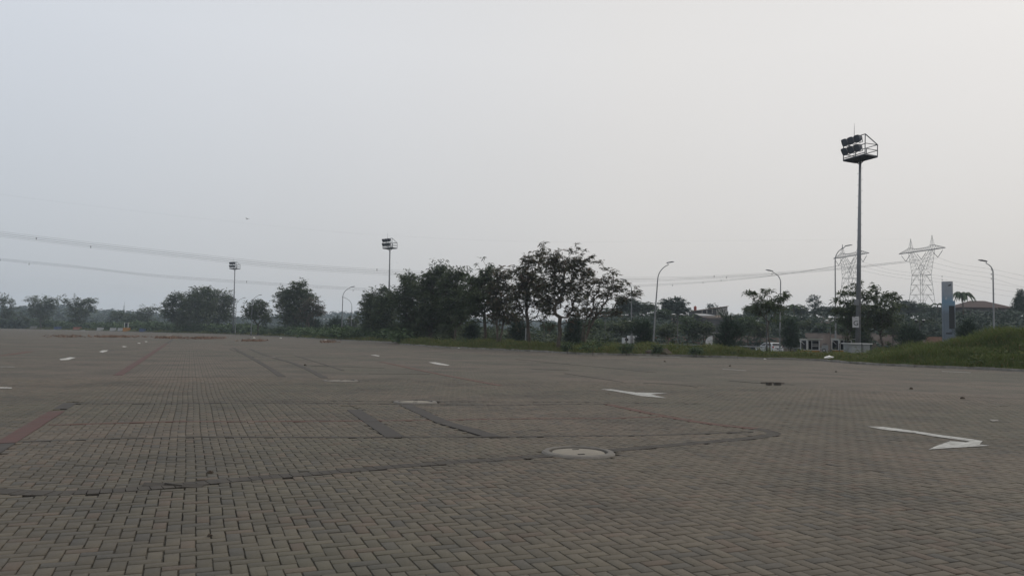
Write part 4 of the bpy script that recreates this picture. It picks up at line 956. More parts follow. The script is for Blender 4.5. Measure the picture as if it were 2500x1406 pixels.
# ------------------------------------------------------------------ arc street lamps
def arc_lamp(label, x, Y, ytip, xtip, seed=0, m='galv', lean=0., dy=.15, zb=None):
    b = P(x, 815, Y); zb = (tzf(b.x, b.y) if zb is None else zb) - .1; tip = P(xtip, ytip, Y); H = tip.z - zb; dx = tip.x - b.x; s = 1 if dx > 0 else -1; ax = abs(dx)
    t = thing('street_lamp', label, 'street lamp', (b.x, b.y, zb), 0, 'arc street lamps along the road')
    pts = [(0, 0, 0), (0, 0, 1.2), (lean * .5, 0, H * .5)]; hb = H - ax * .95 - .25
    pts.append((lean, 0, hb)); n = 7
    for k in range(1, n + 1):
        a = k / n * 1.18; pts.append((lean + s * (1 - math.cos(a)) * ax * 1.05, dy * k / n, hb + math.sin(a) * ax * 1.02))
    e = Vector(pts[-1]); ee = Vector((dx - s * .35, dy * 1.2, H - .06)); pts.append(tuple(ee))
    rad = [.10, .10, .075] + [.062] + [.055 - .002 * k for k in range(1, n + 1)] + [.035]
    MB().tube(pts, rad, 8).build('pole', m, t, True)
    MB().tube([(0, 0, 0), (0, 0, .9)], .13, 8).build('base_sleeve', m, t, True)
    L = MB(); d = (Vector((dx, dy * 1.3, H)) - ee); d.normalize(); q = ee - d * .1
    for i, (f, w, h) in enumerate(((0, .05, .04), (.12, .11, .06), (.55, .15, .07), (.82, .09, .035))): pass
    vs = []
    for f, w, h in ((0, .05, .035), (.15, .12, .06), (.55, .16, .075), (.85, .08, .03)):
        c = q + d * f
        for yy, zz in ((-w, -h * .6), (w, -h * .6), (w * .7, h), (-w * .7, h)): vs.append(c + Vector((0, yy, zz)))
    fs = [(i * 4 + k, i * 4 + (k + 1) % 4, i * 4 + 4 + (k + 1) % 4, i * 4 + 4 + k) for i in range(3) for k in range(4)] + [(0, 1, 2, 3), (12, 13, 14, 15)]
    L.add(vs, fs).build('lamp_head', 'galv_dark', t)
    return t
arc_lamp('tall leaning arc lamp beside the thin-leaved tree, facing right', 1595, 83, 640, 1638, lean=.42)
arc_lamp('arc lamp facing left behind the slender umbrella tree', 1904, 90, 660, 1879, lean=.1)
arc_lamp('arc lamp facing right just left of the signed mast', 2040, 86, 599, 2074)
arc_lamp('arc lamp facing left over the red tiled roof', 2427, 75, 636, 2402)
arc_lamp('arc lamp facing right, nearer of two left of the dense cluster', 834, 140, 700, 861, m='pole_grey')
arc_lamp('arc lamp facing left, farther of two left of the dense cluster', 857, 182, 726, 838, m='pole_grey')
arc_lamp('far arc lamp hugging the far floodlight mast', 574, 200, 727, 596, m='pole_grey')
arc_lamp('far arc lamp rising over the loose open-crowned tree', 613, 180, 720, 635, m='pole_grey')
arc_lamp('arc lamp half hidden by the thin-leaved tree, facing left', 1541, 110, 682, 1520, m='pole_grey')

# ------------------------------------------------------------------ black twin garden lamps
def twin_lamp(label, x, Y, ytop, disc=True, single=False):
    b = P(x, 815, Y); zb = tzf(b.x, b.y) - .1; H = P(x, ytop, Y).z - zb
    t = thing('garden_lamp', label, 'lamp post', (b.x, b.y, zb), 0, 'black twin-headed lamp posts along the road')
    MB().tube([(0, 0, 0), (0, 0, .8), (0, 0, .82), (0, 0, H)], [.09, .085, .055, .05], 8).build('post', 'black', t, True)
    MB().bar((-.42, 0, H - .08), (.42, 0, H - .08), .03).build('cross_arm', 'black', t)
    for s in (-1, 1):
        h = MB().lathe([(.02, .10), (.12, .08), (.27, .0), (.27, -.03), (.05, -.03)] if disc else [(.03, .12), (.13, .07), (.16, -.02), (.10, -.16), (.04, -.2)], (s * .48, 0, H + .02), 14).build('lamp_head', 'white' if disc else 'black', t, True)
        if not disc: MB().lathe([(.10, .16), (.16, .10), (.165, .06), (.05, .06)], (s * .48, 0, H + .02), 12).build('cap', 'white', h)
    return t
twin_lamp('black twin lamp post before the big domed slope tree', 1654, 93, 768)
twin_lamp('black post with slim arms at the slender umbrella tree trunk', 1872, 64, 742)
twin_lamp('black twin lamp post behind the guard booths', 2027, 104, 783)
twin_lamp('black twin lantern post left of the totem', 2246, 96, 783, False)
twin_lamp('black twin lamp post under the thin-leaved tree', 1477, 104, 770)
twin_lamp('black twin lamp post behind the tallest tree trunk, right', 1328, 112, 772)
twin_lamp('far black twin lamp post nearer the lone dark tree', 795, 187, 779)
twin_lamp('far black twin lamp post below the two arc lamps', 853, 174, 778)
twin_lamp('pale-headed lamp post behind the saplings left of the house', 1677, 125, 784)
twin_lamp('black lamp post behind the casuarina saplings above the car', 1841, 112, 783)
twin_lamp('short-armed lamp post before the far white truck', 1544, 120, 784)
for x, Y, top, lab in ((2049, 63, 838, 'thin black marker pole before the second guard booth'), (2104.5, 61, 838, 'thin black marker pole before the utility cabinet')):
    b = P(x, 868, Y); tag(MB().tube([(b.x, b.y, tzf(b.x, b.y) - .2), (b.x, b.y, P(x, top, Y).z)], .035, 8).build('marker_pole', 'black'), lab, 'pole', 'thin black marker poles')
for x, Y, top, lab in ((1283, 74, 800, 'thin pale post beside the tall forked tree trunk'), (998, 104, 795, 'thin white post in front of the dense trees'), (698, 175, 788, 'thin pale post before the lone dark tree')):
    b = P(x, 845, Y); z0 = tzf(b.x, b.y); tag(MB().tube([(b.x, b.y, z0 - .2), (b.x, b.y, P(x, top, Y).z)], .05, 8).build('pale_post', 'pale'), lab, 'post', 'thin pale posts on the verge')

# ------------------------------------------------------------------ pylons and lines
def pylon(label, x, Y, yarm, th, k=1., dz=0.):
    b = P(x, 830, Y); zb = tzf(b.x, b.y); S = P(x, yarm, Y).z - zb; k = S / 42.0
    t = thing('power_pylon', label, 'pylon', (b.x, b.y, zb), -th, 'lattice power pylons'); t.scale = (k, k, k)
    r = .085
    lo = MB(); HB = 5.8; HW = 3.7; ZW = 27.0; DW = 3.7; DB = 5.8
    def leg(sx, sy, z):
        f = z / ZW; return Vector((sx * (HB + (HW - HB) * f), sy * (DB + (DW - DB) * f), z))
    lv = [0, 8, 15, 21, 27]
    for sx in (-1, 1):
        for sy in (-1, 1): lo.bar(leg(sx, sy, -1), leg(sx, sy, ZW), .13)
    for z0, z1 in zip(lv[:-1], lv[1:]):
        for (p, q) in (((-1, -1), (1, -1)), ((1, -1), (1, 1)), ((1, 1), (-1, 1)), ((-1, 1), (-1, -1))):
            lo.bar(leg(*p, z1), leg(*q, z1), r * (1.3 if z1 == 27 else .8)); m_ = (leg(*p, z1) + leg(*q, z1)) / 2
            lo.bar(leg(*p, z0), m_, r); lo.bar(leg(*q, z0), m_, r)
            lo.bar((leg(*p, z0) + m_) / 2, (leg(*p, z0) + leg(*p, z1)) / 2, r * .7); lo.bar((leg(*q, z0) + m_) / 2, (leg(*q, z0) + leg(*q, z1)) / 2, r * .7)
    lo.build('tower_legs', 'lattice', t)
    ZA = 42.0; ZV = 30.5; up = MB()
    for s in (-1, 1):
        def ou(sy, f): return Vector((s * (HW + 6.4 * f), sy * (DW + (1.1 - DW) * f), ZW + (ZA - ZW) * f))
        def inn(sy, f): return Vector((s * (.3 + 7.8 * f), sy * (DW * .8 + (1.1 - DW * .8) * f), ZV + (ZA - ZV) * f))
        for sy in (-1, 1):
            up.bar(ou(sy, 0), ou(sy, 1), .12); up.bar(inn(sy, 0), inn(sy, 1), .12); up.bar(ou(sy, 0), inn(sy, 0), r)
            n = 6
            for q in range(n):
                up.bar(ou(sy, q / n), inn(sy, (q + .5) / n), r * .8); up.bar(inn(sy, (q + .5) / n), ou(sy, (q + 1) / n), r * .8)
        for q in range(6):
            up.bar(ou(-1, q / 6), ou(1, (q + 1) / 6), r * .6); up.bar(inn(-1, q / 6), inn(1, (q + 1) / 6), r * .6)
    up.build('tower_neck', 'lattice', t)
    arm = MB(); W = 19.9
    def top(xx):
        a = abs(xx); return ZA + np.interp(a, [0, 6.4, 9.4, 19.9], [1.6, 1.9, 3.0, .15])
    xs = np.linspace(-W, W, 21)
    for sy in (-1, 1):
        for a, c in zip(xs[:-1], xs[1:]):
            wa = 1.1 * (1 - max(0, abs(a) - 10) / 12); wc = 1.1 * (1 - max(0, abs(c) - 10) / 12)
            arm.bar((a, sy * wa, ZA), (c, sy * wc, ZA), .15); arm.bar((a, sy * wa * .7, top(a)), (c, sy * wc * .7, top(c)), .09)
            arm.bar((a, sy * wa, ZA), ((a + c) / 2, sy * (wa + wc) / 2 * .7, top((a + c) / 2)), r * .8); arm.bar(((a + c) / 2, sy * (wa + wc) / 2 * .7, top((a + c) / 2)), (c, sy * wc, ZA), r * .8)
    arm.build('cross_arm', 'lattice', t)
    for s in (-1, 1):
        pk = MB(); xc = s * 9.25; zt = 50.2
        for sx in (-1, 1):
            for sy in (-1, 1): pk.bar((xc + sx * 1.0, sy * .9, ZA + 2.4), (xc, 0, zt), .09)
        for q in range(5):
            f0, f1 = q / 5, (q + 1) / 5; z0 = ZA + 2.4 + (zt - ZA - 2.4) * f0; z1 = ZA + 2.4 + (zt - ZA - 2.4) * f1
            for sy in (-1, 1):
                g = 1 if q % 2 else -1; pk.bar((xc + g * (1 - f0), sy * .9 * (1 - f0), z0), (xc - g * (1 - f1), sy * .9 * (1 - f1), z1), r * .7)
        pk.tube([(xc, 0, zt - .3), (xc, 0, zt + .4)], .22, 6)
        pk.build('earth_wire_peak', 'lattice', t)
    for xc, hw in ((-13.8, 4.0), (0, 4.0), (13.8, 4.0)):
        iv = MB()
        for s in (-1, 1):
            x0 = xc + s * hw; iv.bar((x0, 0, ZA), (xc + s * hw * .93, 0, ZA - 1.6), .05)
            a = Vector((xc + s * hw * .93, 0, ZA - 1.6)); c = Vector((xc, 0, ZA - 5.2)); iv.tube([a, c], .16, 6)
        iv.build('insulator_string', 'insul', t)
    Rz = Matrix.Rotation(-th, 4, 'Z')
    return t, [Vector((b.x, b.y, zb)) + (Rz @ Vector((xc, 0, ZA - 5.3))) * k for xc in (-13.8, 0, 13.8)], [Vector((b.x, b.y, zb)) + (Rz @ Vector((xc, 0, 50.4))) * k for xc in (-9.25, 9.25)]
pyA, attA, pkA = pylon('nearer lattice pylon left of the grey totem', 2252, 250, 613, math.radians(78.5))
pyB, attB, pkB = pylon('farther lattice pylon behind the signed floodlight mast', 2078, 285, 625, math.radians(80.8))

def spline(pts, n=12):
    p = [Vector(q) for q in pts]; p = [p[0] * 2 - p[1]] + p + [p[-1] * 2 - p[-2]]; out = []
    for i in range(1, len(p) - 2):
        for k in range(n):
            t = k / n; a, b, c, d = p[i - 1], p[i], p[i + 1], p[i + 2]
            out.append(.5 * ((2 * b) + (c - a) * t + (2 * a - 5 * b + 4 * c - d) * t * t + (3 * b - a - 3 * c + d) * t ** 3))
    out.append(p[-2]); return out
def yline(x, Y0, k): xn = (x - CX) / F; return Y0 / (1 - k * xn)
def wire(label, att, px, Y0, k, off, r=.05, spacers=(), group=None, dzz=0., two=True):
    pts = []
    for x, y in px:
        Y = yline(x, Y0, k); q = P(x, y, Y); pts.append(q + off)
    pts = ([att] if att is not None else []) + pts
    sp = spline(pts, 14); mb = MB()
    mb.tube(sp, r, 4)
    if two: mb.tube([q + Vector((0, .0, -.4)) for q in sp], r, 4)
    t = thing('power_cable', label, 'power cable', pts[0], 0, group)
    c = mb.build('conductor', 'cable', t); c.data.transform(Matrix.Translation(-pts[0]))
    for f in spacers:
        q = sp[int(f * (len(sp) - 1))] - pts[0]
        MB().box((q.x, q.y, q.z - .2), (.13, .13, .6)).build('spacer', 'insul', t)
    return t
UP = [(2034, 656), (1800, 672.5), (1560, 681), (1240, 675.5), (1000, 666), (700, 648), (420, 618.5), (200, 594), (0, 570), (-260, 540)]
LOW = [(1903, 671), (1740, 687), (1560, 697.5), (1240, 708), (1000, 707.5), (860, 705), (420, 676.5), (200, 653), (0, 633.5), (-260, 605)]
GA = 'conductors of the nearer pylon'; GB = 'conductors of the farther pylon'
for i, (off, sp, lab) in enumerate(((-7, (.20, .46, .80), 'upper wire bundle, highest conductor pair sagging across the sky'), (0, (.17, .5, .86), 'upper wire bundle, middle conductor pair sagging across the sky'), (7, (.24, .53, .9), 'upper wire bundle, lowest conductor pair sagging across the sky'))):
    wire(lab, attA[i], UP, 223, .204, Vector((math.cos(1.37), -math.sin(1.37), 0)) * off, .017, sp, GA, 0)
for i, (off, sp, lab) in enumerate(((-7, (.25, .6, .88), 'lower wire bundle, highest conductor sagging over the trees'), (0, (.22, .63, .9), 'lower wire bundle, middle conductor sagging over the trees'), (7, (.2, .66, .93), 'lower wire bundle, lowest conductor sagging over the trees'))):
    wire(lab, attB[i], LOW, 265, .162, Vector((math.cos(1.41), -math.sin(1.41), 0)) * off, .022, sp, GB, 0, False)
for i, (y0, y1, lab) in enumerate(((637, 673, 'topmost wire leaving the nearer pylon to the right'), (648, 685, 'second wire leaving the nearer pylon to the right'), (659, 701, 'third wire leaving the nearer pylon to the right'))):
    wire(lab, attA[2 - i], [(2340, y0 + 8), (2420, y0 + 20), (2500, y1), (2620, y1 + 17)], 223, .204, Vector((0, 0, 0)), .024, (.5,), GA, 0, False)
for i, (y0, y1, lab) in enumerate(((652, 703, 'upper thin wire passing behind the nearer pylon'), (660, 716, 'middle thin wire passing behind the nearer pylon'), (668, 728, 'lower thin wire passing behind the nearer pylon'))):
    wire(lab, attB[2 - i], [(2180, y0 + 8), (2300, y0 + 22), (2420, y1 - 12), (2500, y1), (2620, y1 + 16)], 265, .162, Vector((0, 0, 0)), .024, (.4,), GB, 0, False)
wire('faint earth wire high above the upper bundle', pkA[0], [(1700, 588), (1300, 590), (900, 572), (560, 541), (200, 500), (-100, 462)], 223, .204, Vector((0, 0, 0)), .006, (), None, 0, False)
# far radio tower on the left
b = P(301, 800, 900); t = thing('radio_tower', 'tiny thin lattice tower far behind the small flat-topped tree', 'radio tower', (b.x, b.y, tzf(b.x, b.y)))
hh = P(301, 745, 900).z - tzf(b.x, b.y); mb = MB()
for sx, sy in ((-1, -1), (1, -1), (0, 1)): mb.bar((sx * 2, sy * 2, 0), (sx * .3, sy * .3, hh), .18)
for q in range(9):
    w = 2 - 1.6 * q / 9; mb.bar((-w, -w, hh * q / 9), (w * .9, -w * .9, hh * (q + 1) / 9), .1); mb.bar((w, -w, hh * q / 9), (-w * .9, -w * .9, hh * (q + 1) / 9), .1)
mb.build('mast_lattice', 'lattice', t); MB().tube([(0, 0, hh), (0, 0, hh + 4)], .12, 5).build('antenna', 'lattice', t)

# ------------------------------------------------------------------ guard booths, machine, cabinet
def booth():
    t = thing('guard_booth', 'first guard booth with white frames and orange base, left of the ticket machine', 'guard booth', (0, 0, 0), 0, 'guard booths at the car park entrance')
    w, d, zb, zt = 1.22, 1.30, 1.52, 2.50
    MB().box((0, 0, zb / 2 - .2), (w + .02, d + .02, zb + .4)).build('base', 'orange', t)
    fr = MB(); p = .085
    for x in (-w / 2, w / 2):
        for y in (-d / 2, d / 2): fr.box((x, y, (zb + zt) / 2), (p, p, zt - zb))
    fr.box((-w / 2 + .045, -d / 2 - .01, (zb + zt) / 2), (.14, .10, zt - zb - .004))
    for z in (zb + .03, zt - .03):
        for y in (-d / 2, d / 2): fr.box((0, y, z), (w - p - .006, p * .8, .06))
        for x in (-w / 2, w / 2): fr.box((x, 0, z), (p * .8, d - p - .006, .06))
    fr.build('frame', 'white', t)
    wn = MB().box((.12, -d / 2 + .0, (zb + zt) / 2), (w - .42, .02, zt - zb - .12)); wo = wn.build('window', 'glass', t)
    MB().box((-.14, -d / 2 - .02, (zb + zt) / 2), (.045, .04, zt - zb - .13)).box((.23, -d / 2 - .02, zb + .40), (.70, .04, .04)).box((.23, -d / 2 - .02, zb + .56), (.70, .04, .04)).build('window_bars', 'white', wo)
    MB().box((-w / 2, 0, (zb + zt) / 2), (.02, d - .13, zt - zb - .12)).build('side_window', 'glass', t)
    MB().box((w / 2, 0, (zb + zt) / 2), (.02, d - .13, zt - zb - .12)).box((0, d / 2, (zb + zt) / 2), (w - .13, .02, zt - zb - .12)).build('rear_window', 'glass', t)
    MB().box((0, 0, zt + .03), (w + .02, d + .02, .055)).build('fascia', 'palegreen', t)
    MB().box((.12, 0, zt + .095), (w + .42, d + .3, .07)).build('roof', 'palegreen', t)
    MB().box((-w * .25, -d / 2 - .035, zb - .25), (.22, .03, .22)).build('notice', 'purple', t)
    MB().bar((-w / 2 - .08, -.3, zb + .55), (-w / 2 - .5, -.45, zb + .85), .025).box((-w / 2 - .54, -.46, zb + .87), (.12, .1, .2)).build('mirror_arm', 'white', t)
    return t
bo = booth(); a = math.radians(25)
q = P(1977.5, 826, 76); bo.location = (q.x, q.y, q.z - 2.66); bo.rotation_euler = (0, 0, math.radians(4))
b2 = copy_tree(bo); q = P(2055, 825.5, 74); b2.location = (q.x, q.y, q.z - 2.66); b2['label'] = 'second guard booth half behind the grey utility cabinet'
q = P(2014, 841, 74); zb = tzf(q.x, q.y); hm = q.z - zb
t = thing('ticket_machine', 'pale grey ticket machine with a dark panel between the booths', 'ticket machine', (q.x, q.y, zb), -.25)
MB().box((0, 0, hm / 2 - .1), (.52, .45, hm + .1)).build('body', 'pale', t)
MB().box((0, 0, hm + .06), (.34, .3, .08)).build('cap', 'galv_dark', t)
MB().box((-.12, -.235, hm - .55), (.25, .03, .32)).build('panel', 'ink', t)
MB().lathe([(.055, 0), (.085, 0), (.085, .012), (.055, .012)], n=20).build('ring_mark', 'white', t).matrix_local = Matrix.Translation((-.12, -.252, hm - .55)) @ Matrix.Rotation(PI / 2, 4, 'X') @ Matrix.Diagonal((.75, 1.25, 1, 1))
q = P(2102, 853, 62); zb = tzf(q.x, q.y) - .25; hc = P(2095, 840, 62).z - zb; a = math.radians(1)
t = thing('utility_cabinet', 'grey concrete utility cabinet with flat white roof at the mast foot', 'utility cabinet', (q.x, q.y + .8, zb), a)
MB().box((0, 0, hc / 2), (1.5, 1.4, hc)).build('wall', 'pale', t)
MB().box((0.02, 0, hc + .04), (1.78, 1.66, .085)).build('roof', 'white', t)
dr = MB().box((-.76, .0, hc * .52), (.03, .5, hc * .6)).build('door', 'galv', t); MB().box((-.78, .15, hc * .55), (.02, .04, .12)).build('handle', 'black', dr)
MB().box((.2, -.712, hc * .5), (.03, .02, hc * .85)).build('seam', 'galv_dark', t)
q = P(2025, 869, 53); crumple('plastic_sack', (q.x, q.y, tzf(q.x, q.y) + .12), .36, 'litter', 'flat white plastic sack lying in the grass before the booths', 'sack', None, .45, 33, .2)

# ------------------------------------------------------------------ totem
q = P(2317, 830, 80); zb = -.6; ht = P(2316, 687.5, 80).z - zb; hl = P(2316, 735, 80).z - zb
t = thing('totem_sign', 'tall grey-blue totem with a dark vertical panel beside the mound', 'totem', (q.x, q.y, zb), -.42)
def rbox(w, d, z0, z1, r=.12, n=4):
    pl = []
    for cx, cy, a0 in ((w / 2 - r, d / 2 - r, 0), (-w / 2 + r, d / 2 - r, PI / 2), (-w / 2 + r, -d / 2 + r, PI), (w / 2 - r, -d / 2 + r, 3 * PI / 2)):
        for k in range(n + 1): an = a0 + PI / 2 * k / n; pl.append((cx + r * math.cos(an), cy + r * math.sin(an)))
    m = len(pl); mb = MB(); mb.add([(x, y, z0) for x, y in pl] + [(x, y, z1) for x, y in pl], [tuple(range(m))[::-1], tuple(range(m, 2 * m))] + [(i, (i + 1) % m, (i + 1) % m + m, i + m) for i in range(m)]); return mb
o = rbox(1.02, .8, 0, ht, .3, 5).build('column', 'totem', t, False); o.location = (-.09, .1, 0)
o = rbox(1.08, .7, 0, hl, .08).build('front_body', 'totem', t); o.location = (.02, -.12, 0)
zp0 = P(2322, 803, 80).z - zb; zp1 = P(2322, 747, 80).z - zb; MB().box((.24, -.475, (zp0 + zp1) / 2), (.50, .02, zp1 - zp0)).build('dark_panel', 'black', t)
zs = P(2316, 814, 80).z - zb; MB().box((-.02, -.475, zs), (.56, .02, .13)).build('slot', 'black', t)
em = MB().add([(-.14, -.31, 0), (-.02, -.31, .06), (.16, -.31, .17), (.12, -.31, .08), (.18, -.31, .03), (.06, -.31, -.02), (.1, -.31, -.1), (-.02, -.31, -.06), (-.14, -.31, -.09)], [tuple(range(9))])
o = em.build('emblem', 'ink', t); o.location = (.08, -.0, P(2320, 697, 80).z - zb)
for i in range(3): MB().box((-.25 + .02 * i, -.305, hl + .18 + .09 * i), (.16, .01, .05)).build('pale_mark', 'sign', t)

# ------------------------------------------------------------------ white arched board and small boards
q = P(1731, 846, 88); zb = -.5; ha = P(1735, 820, 88).z - zb; w = 16.5 * 88 / F
t = thing('advert_board', 'white quarter-arched board with two dark text lines', 'sign', (q.x, q.y, zb), -.2)
pl = [(-w / 2, .55), (w / 2, .55), (w / 2, ha)] + [(w / 2 - w * math.sin(k * PI / 16), ha - (ha * .34) * (1 - math.cos(k * PI / 16))) for k in range(1, 9)]
MB().prism(pl, -.05, .05).build('panel', 'white', t)
for z in (.62, .48): MB().box((.06, -.056, .55 + (ha - .55) * z), (w * .62, .006, .06)).build('text_line', 'greytext', t)
for x in (-w * .3, w * .3): MB().box((x, 0, .25), (.08, .06, .65)).build('leg', 'galv', t)
q = P(980, 815, 106); zb = tzf(q.x, q.y); hb = P(980, 809, 106).z - zb
t = thing('notice_board', 'small white notice board in the grass under the dense trees', 'sign', (q.x, q.y, zb), .1)
MB().box((0, 0, hb - .3), (.42, .04, .62)).build('panel', 'white', t); MB().bar((0, .03, -.2), (0, .03, hb - .5), .03).build('post', 'pale', t); MB().box((.04, -.024, hb - .28), (.2, .006, .3)).build('print', 'greytext', t)
# low white structure under the cluster
q = P(942, 825, 122); zb = tzf(q.x, q.y); t = thing('white_gate', 'low white post gate under the left end of the cluster', 'gate', (q.x, q.y, zb), .1)
for x in (-.45, .0, .45): MB().box((x, 0, .55), (.09, .09, 1.5)).build('post', 'pale', t)
MB().box((0, 0, 1.33), (1.1, .08, .09)).build('rail', 'pale', t)

# ------------------------------------------------------------------ walls, guard rail
def wall_run(name, label, px, ztop, m, th=.25, cap=None):
    t = thing(name, label, 'wall', (*P(px[0][0], 815, px[0][1]).xy, -.6)); o0 = Vector(t.location); mb = MB(); cp = MB(); R = random.Random(len(px))
    pts = [P(x, 815, Y) for x, Y in px]; L = 0
    for a, b in zip(pts[:-1], pts[1:]):
        d = Vector((b.x - a.x, b.y - a.y, 0)); n = max(1, int(d.length / 2.4)); rz = math.atan2(d.y, d.x)
        for k in range(n):
            c = a + d * ((k + .5) / n); h = ztop + .6 + R.uniform(-.22, .10)
            mb.box((c.x - o0.x, c.y - o0.y, h / 2 - .2), (d.length / n - .004, th + R.uniform(-.02, .02), h + .4), rz)
            cp.box((c.x - o0.x, c.y - o0.y, h + .04), (d.length / n - .004, th + .1, .08), rz)
    mb.build('wall_face', m, t); cp.build('coping', 'wallgrey', t); return t
wall_run('boundary_wall', 'weathered red brick wall across the road, left of the white board', [(1588, 128), (1640, 126), (1736, 124)], 1.55, 'brickwall')
wall_run('boundary_wall', 'long greyish rendered wall behind the white car', [(1737, 124), (1860, 122), (1965, 120)], 1.75, 'wallgrey')
wall_run('boundary_wall', 'high pinkish earth-coloured wall behind the guard booths', [(1966, 119), (2080, 116), (2200, 113)], 2.5, 'wallgrey')
wall_run('boundary_wall', 'pinkish wall right of the signed mast running to the totem', [(2201, 113), (2262, 111), (2420, 108)], 1.9, 'wallgrey')
q = P(2281, 818, 106); t = thing('hoarding', 'orange panelled hoarding left of the totem foot', 'hoarding', (q.x, q.y, 0), -.1)
for k in range(3): MB().box((-.72 + .72 * k, 0, 1.45), (.70, .05, 1.35)).build('panel', 'orangepanel', t)
MB().box((0, .06, .7), (2.2, .06, .1)).box((-1.0, .06, .2), (.08, .06, 2.), 0).box((1.0, .06, .2), (.08, .06, 2.)).build('support', 'galv', t)
def guard_rail():
    pts = []
    for px, y in ((1340, 833.3), (1480, 837.5), (1640, 840.5), (1700, 842), (1800, 845), (1957, 850), (2010, 851)):
        d = 128 - (px - 1340) * .047; q = P(px, y, d); pts.append(q)
    t = thing('guard_rail', 'low pale steel guard rail along the road behind the grass', 'guard rail', pts[0]); o0 = Vector(pts[0])
    pl = [q - o0 for q in spline(pts, 6)]; MB().tube(pl, .075, 6).build('rail', 'pale', t, True)
    for i in range(0, len(pl), 2): MB().tube([pl[i] - Vector((0, 0, 1.1)), pl[i]], .05, 6).build('post', 'galv', t)
guard_rail()

# ------------------------------------------------------------------ cars
def car(label, c, rz, far=False):
    t = thing('parked_car', label, 'car', c, rz)
    # side outline x forward, z up
    lo = [(-2.05, .32), (2.02, .30), (2.10, .55), (2.02, .80), (1.2, .96), (.95, 1.0), (-1.85, 1.02), (-2.06, .85), (-2.10, .55)]
    gh = [(1.05, .98), (.35, 1.44), (-.3, 1.52), (-1.4, 1.50), (-1.88, 1.02)]
    def loft(poly, w0, w1, z0, z1):
        mb = MB(); n = len(poly); vs = []
        def hw(z): return w0 + (w1 - w0) * max(0, min(1, (z - z0) / (z1 - z0)))
        for s in (-1, 1):
            for x, z in poly: vs.append((x, s * hw(z) * (1 - .10 * max(0, (abs(x) - 1.5) / .6) ** 2), z))
        mb.add(vs, [tuple(range(n)), tuple(range(n, 2 * n))[::-1]] + [(i, (i + 1) % n, (i + 1) % n + n, i + n) for i in range(n)]); return mb
    o = loft(lo, .86, .82, .3, 1.0).build('body', 'carpaint', t)
    bv = o.modifiers.new('bevel', 'BEVEL'); bv.width = .06; bv.segments = 3; bv.limit_method = 'ANGLE'
    o = loft(gh, .80, .60, .98, 1.5).build('cabin', 'carpaint', t); bv = o.modifiers.new('bevel', 'BEVEL'); bv.width = .05; bv.segments = 3
    for s in (-1, 1):
        for poly, nm in (([(.80, 1.04), (.30, 1.36), (-.28, 1.42), (-.28, 1.04)], 'window'), ([(-.36, 1.04), (-.36, 1.42), (-1.30, 1.41), (-1.62, 1.04)], 'window')):
            vs = [(x, s * ((.80 - .20 * (z - .98) / .52) + .004), z) for x, z in poly]; MB().add(vs, [(0, 1, 2, 3)]).build(nm, 'glass', t)
    MB().add([(-1.80, -.70, 1.10), (-1.80, .70, 1.10), (-1.50, .58, 1.42), (-1.50, -.58, 1.42)], [(0, 1, 2, 3)]).build('rear_window', 'glass', t).location = (-.06, 0, .0)
    MB().add([(1.02, -.72, 1.03), (1.02, .72, 1.03), (.42, .58, 1.41), (.42, -.58, 1.41)], [(0, 1, 2, 3)]).build('windscreen', 'glass', t).location = (.03, 0, .02)
    for s in (-1, 1):
        MB().box((-1.99, s * .72, .92), (.16, .16, .22), 0, .9).build('tail_light', 'tail', t); MB().box((1.98, s * .62, .72), (.2, .3, .14)).build('headlight', 'clear', t)
        for x in (-1.3, 1.28):
            wh = MB().tube([(x, s * .70, .31), (x, s * .86, .31)], .31, 18).build('wheel', 'tyre', t); MB().tube([(x, s * .80, .31), (x, s * .875, .31)], .20, 14).build('rim', 'rim', wh)
    MB().box((-2.09, 0, .66), (.04, .5, .13)).build('number_plate', 'ink', t); MB().box((.55, .9, 1.05), (.12, .16, .12)).box((.55, -.9, 1.05), (.12, .16, .12)).build('mirror', 'carpaint', t)
    return t
q = P(1878, 836, 104); car('white hatchback on the road beside the guard booths', (q.x, q.y, q.z - 1.50), math.radians(105))
q = P(754, 808.5, 205); car('far white car under the lone dark tree', (q.x, q.y, q.z - 1.5 + .1), math.radians(200))
q = P(1540, 819, 122); t = thing('white_truck', 'far white truck half hidden by saplings left of the arc lamp', 'truck', (q.x, q.y, q.z - 2.0), .1)
MB().box((.35, 0, 1.35), (1.5, 1.6, 1.3)).build('cargo_box', 'white', t); o = MB().box((-.85, 0, 1.1), (.85, 1.55, 1.1), 0, .9).build('cab', 'white', t); MB().box((-.85, -.78, 1.35), (.5, .03, .4)).build('window', 'glass', o)
for x in (-.85, .6): MB().tube([(x, -.8, .4), (x, -.6, .4)], .36, 14).build('wheel', 'tyre', t)

# ------------------------------------------------------------------ houses on the slope
Yh = 168; mh = Yh / F
def X(x): return P(x, 815, Yh).x
def Z(x, y): return P(x, y, Yh).z
x0, x1 = X(1694), X(1776); zl, zr = Z(1694, 759), Z(1776, 747.5); c = P(1735, 815, Yh); zg = Z(1735, 800)
t = thing('shed_roof_house', 'grey house with sloping shed roofs on the slope', 'house', (c.x, c.y, zg))
def loc(x, y): return (X(x) - c.x, Z(x, y) - zg)
pl = [loc(1694, 800), loc(1776, 800), loc(1776, 748.5), loc(1694, 759.5)]
MB().prism(pl, 0, 5).build('wall', 'darkwall', t)
pr = [loc(1749, 776), loc(1775.6, 776), loc(1775.6, 749.2), loc(1749, 753)]; MB().prism(pr, -.06, .0).build('pale_wall', 'housewall', t)
for xa, xb, ya in ((1714.5, 1723, 757.5), (1727, 1736.5, 756)):
    o = MB().prism([loc(xa, 764.5), loc(xb, 764.5), loc(xb, ya), loc(xa, ya)], -.03, .0).build('window', 'glass', t)
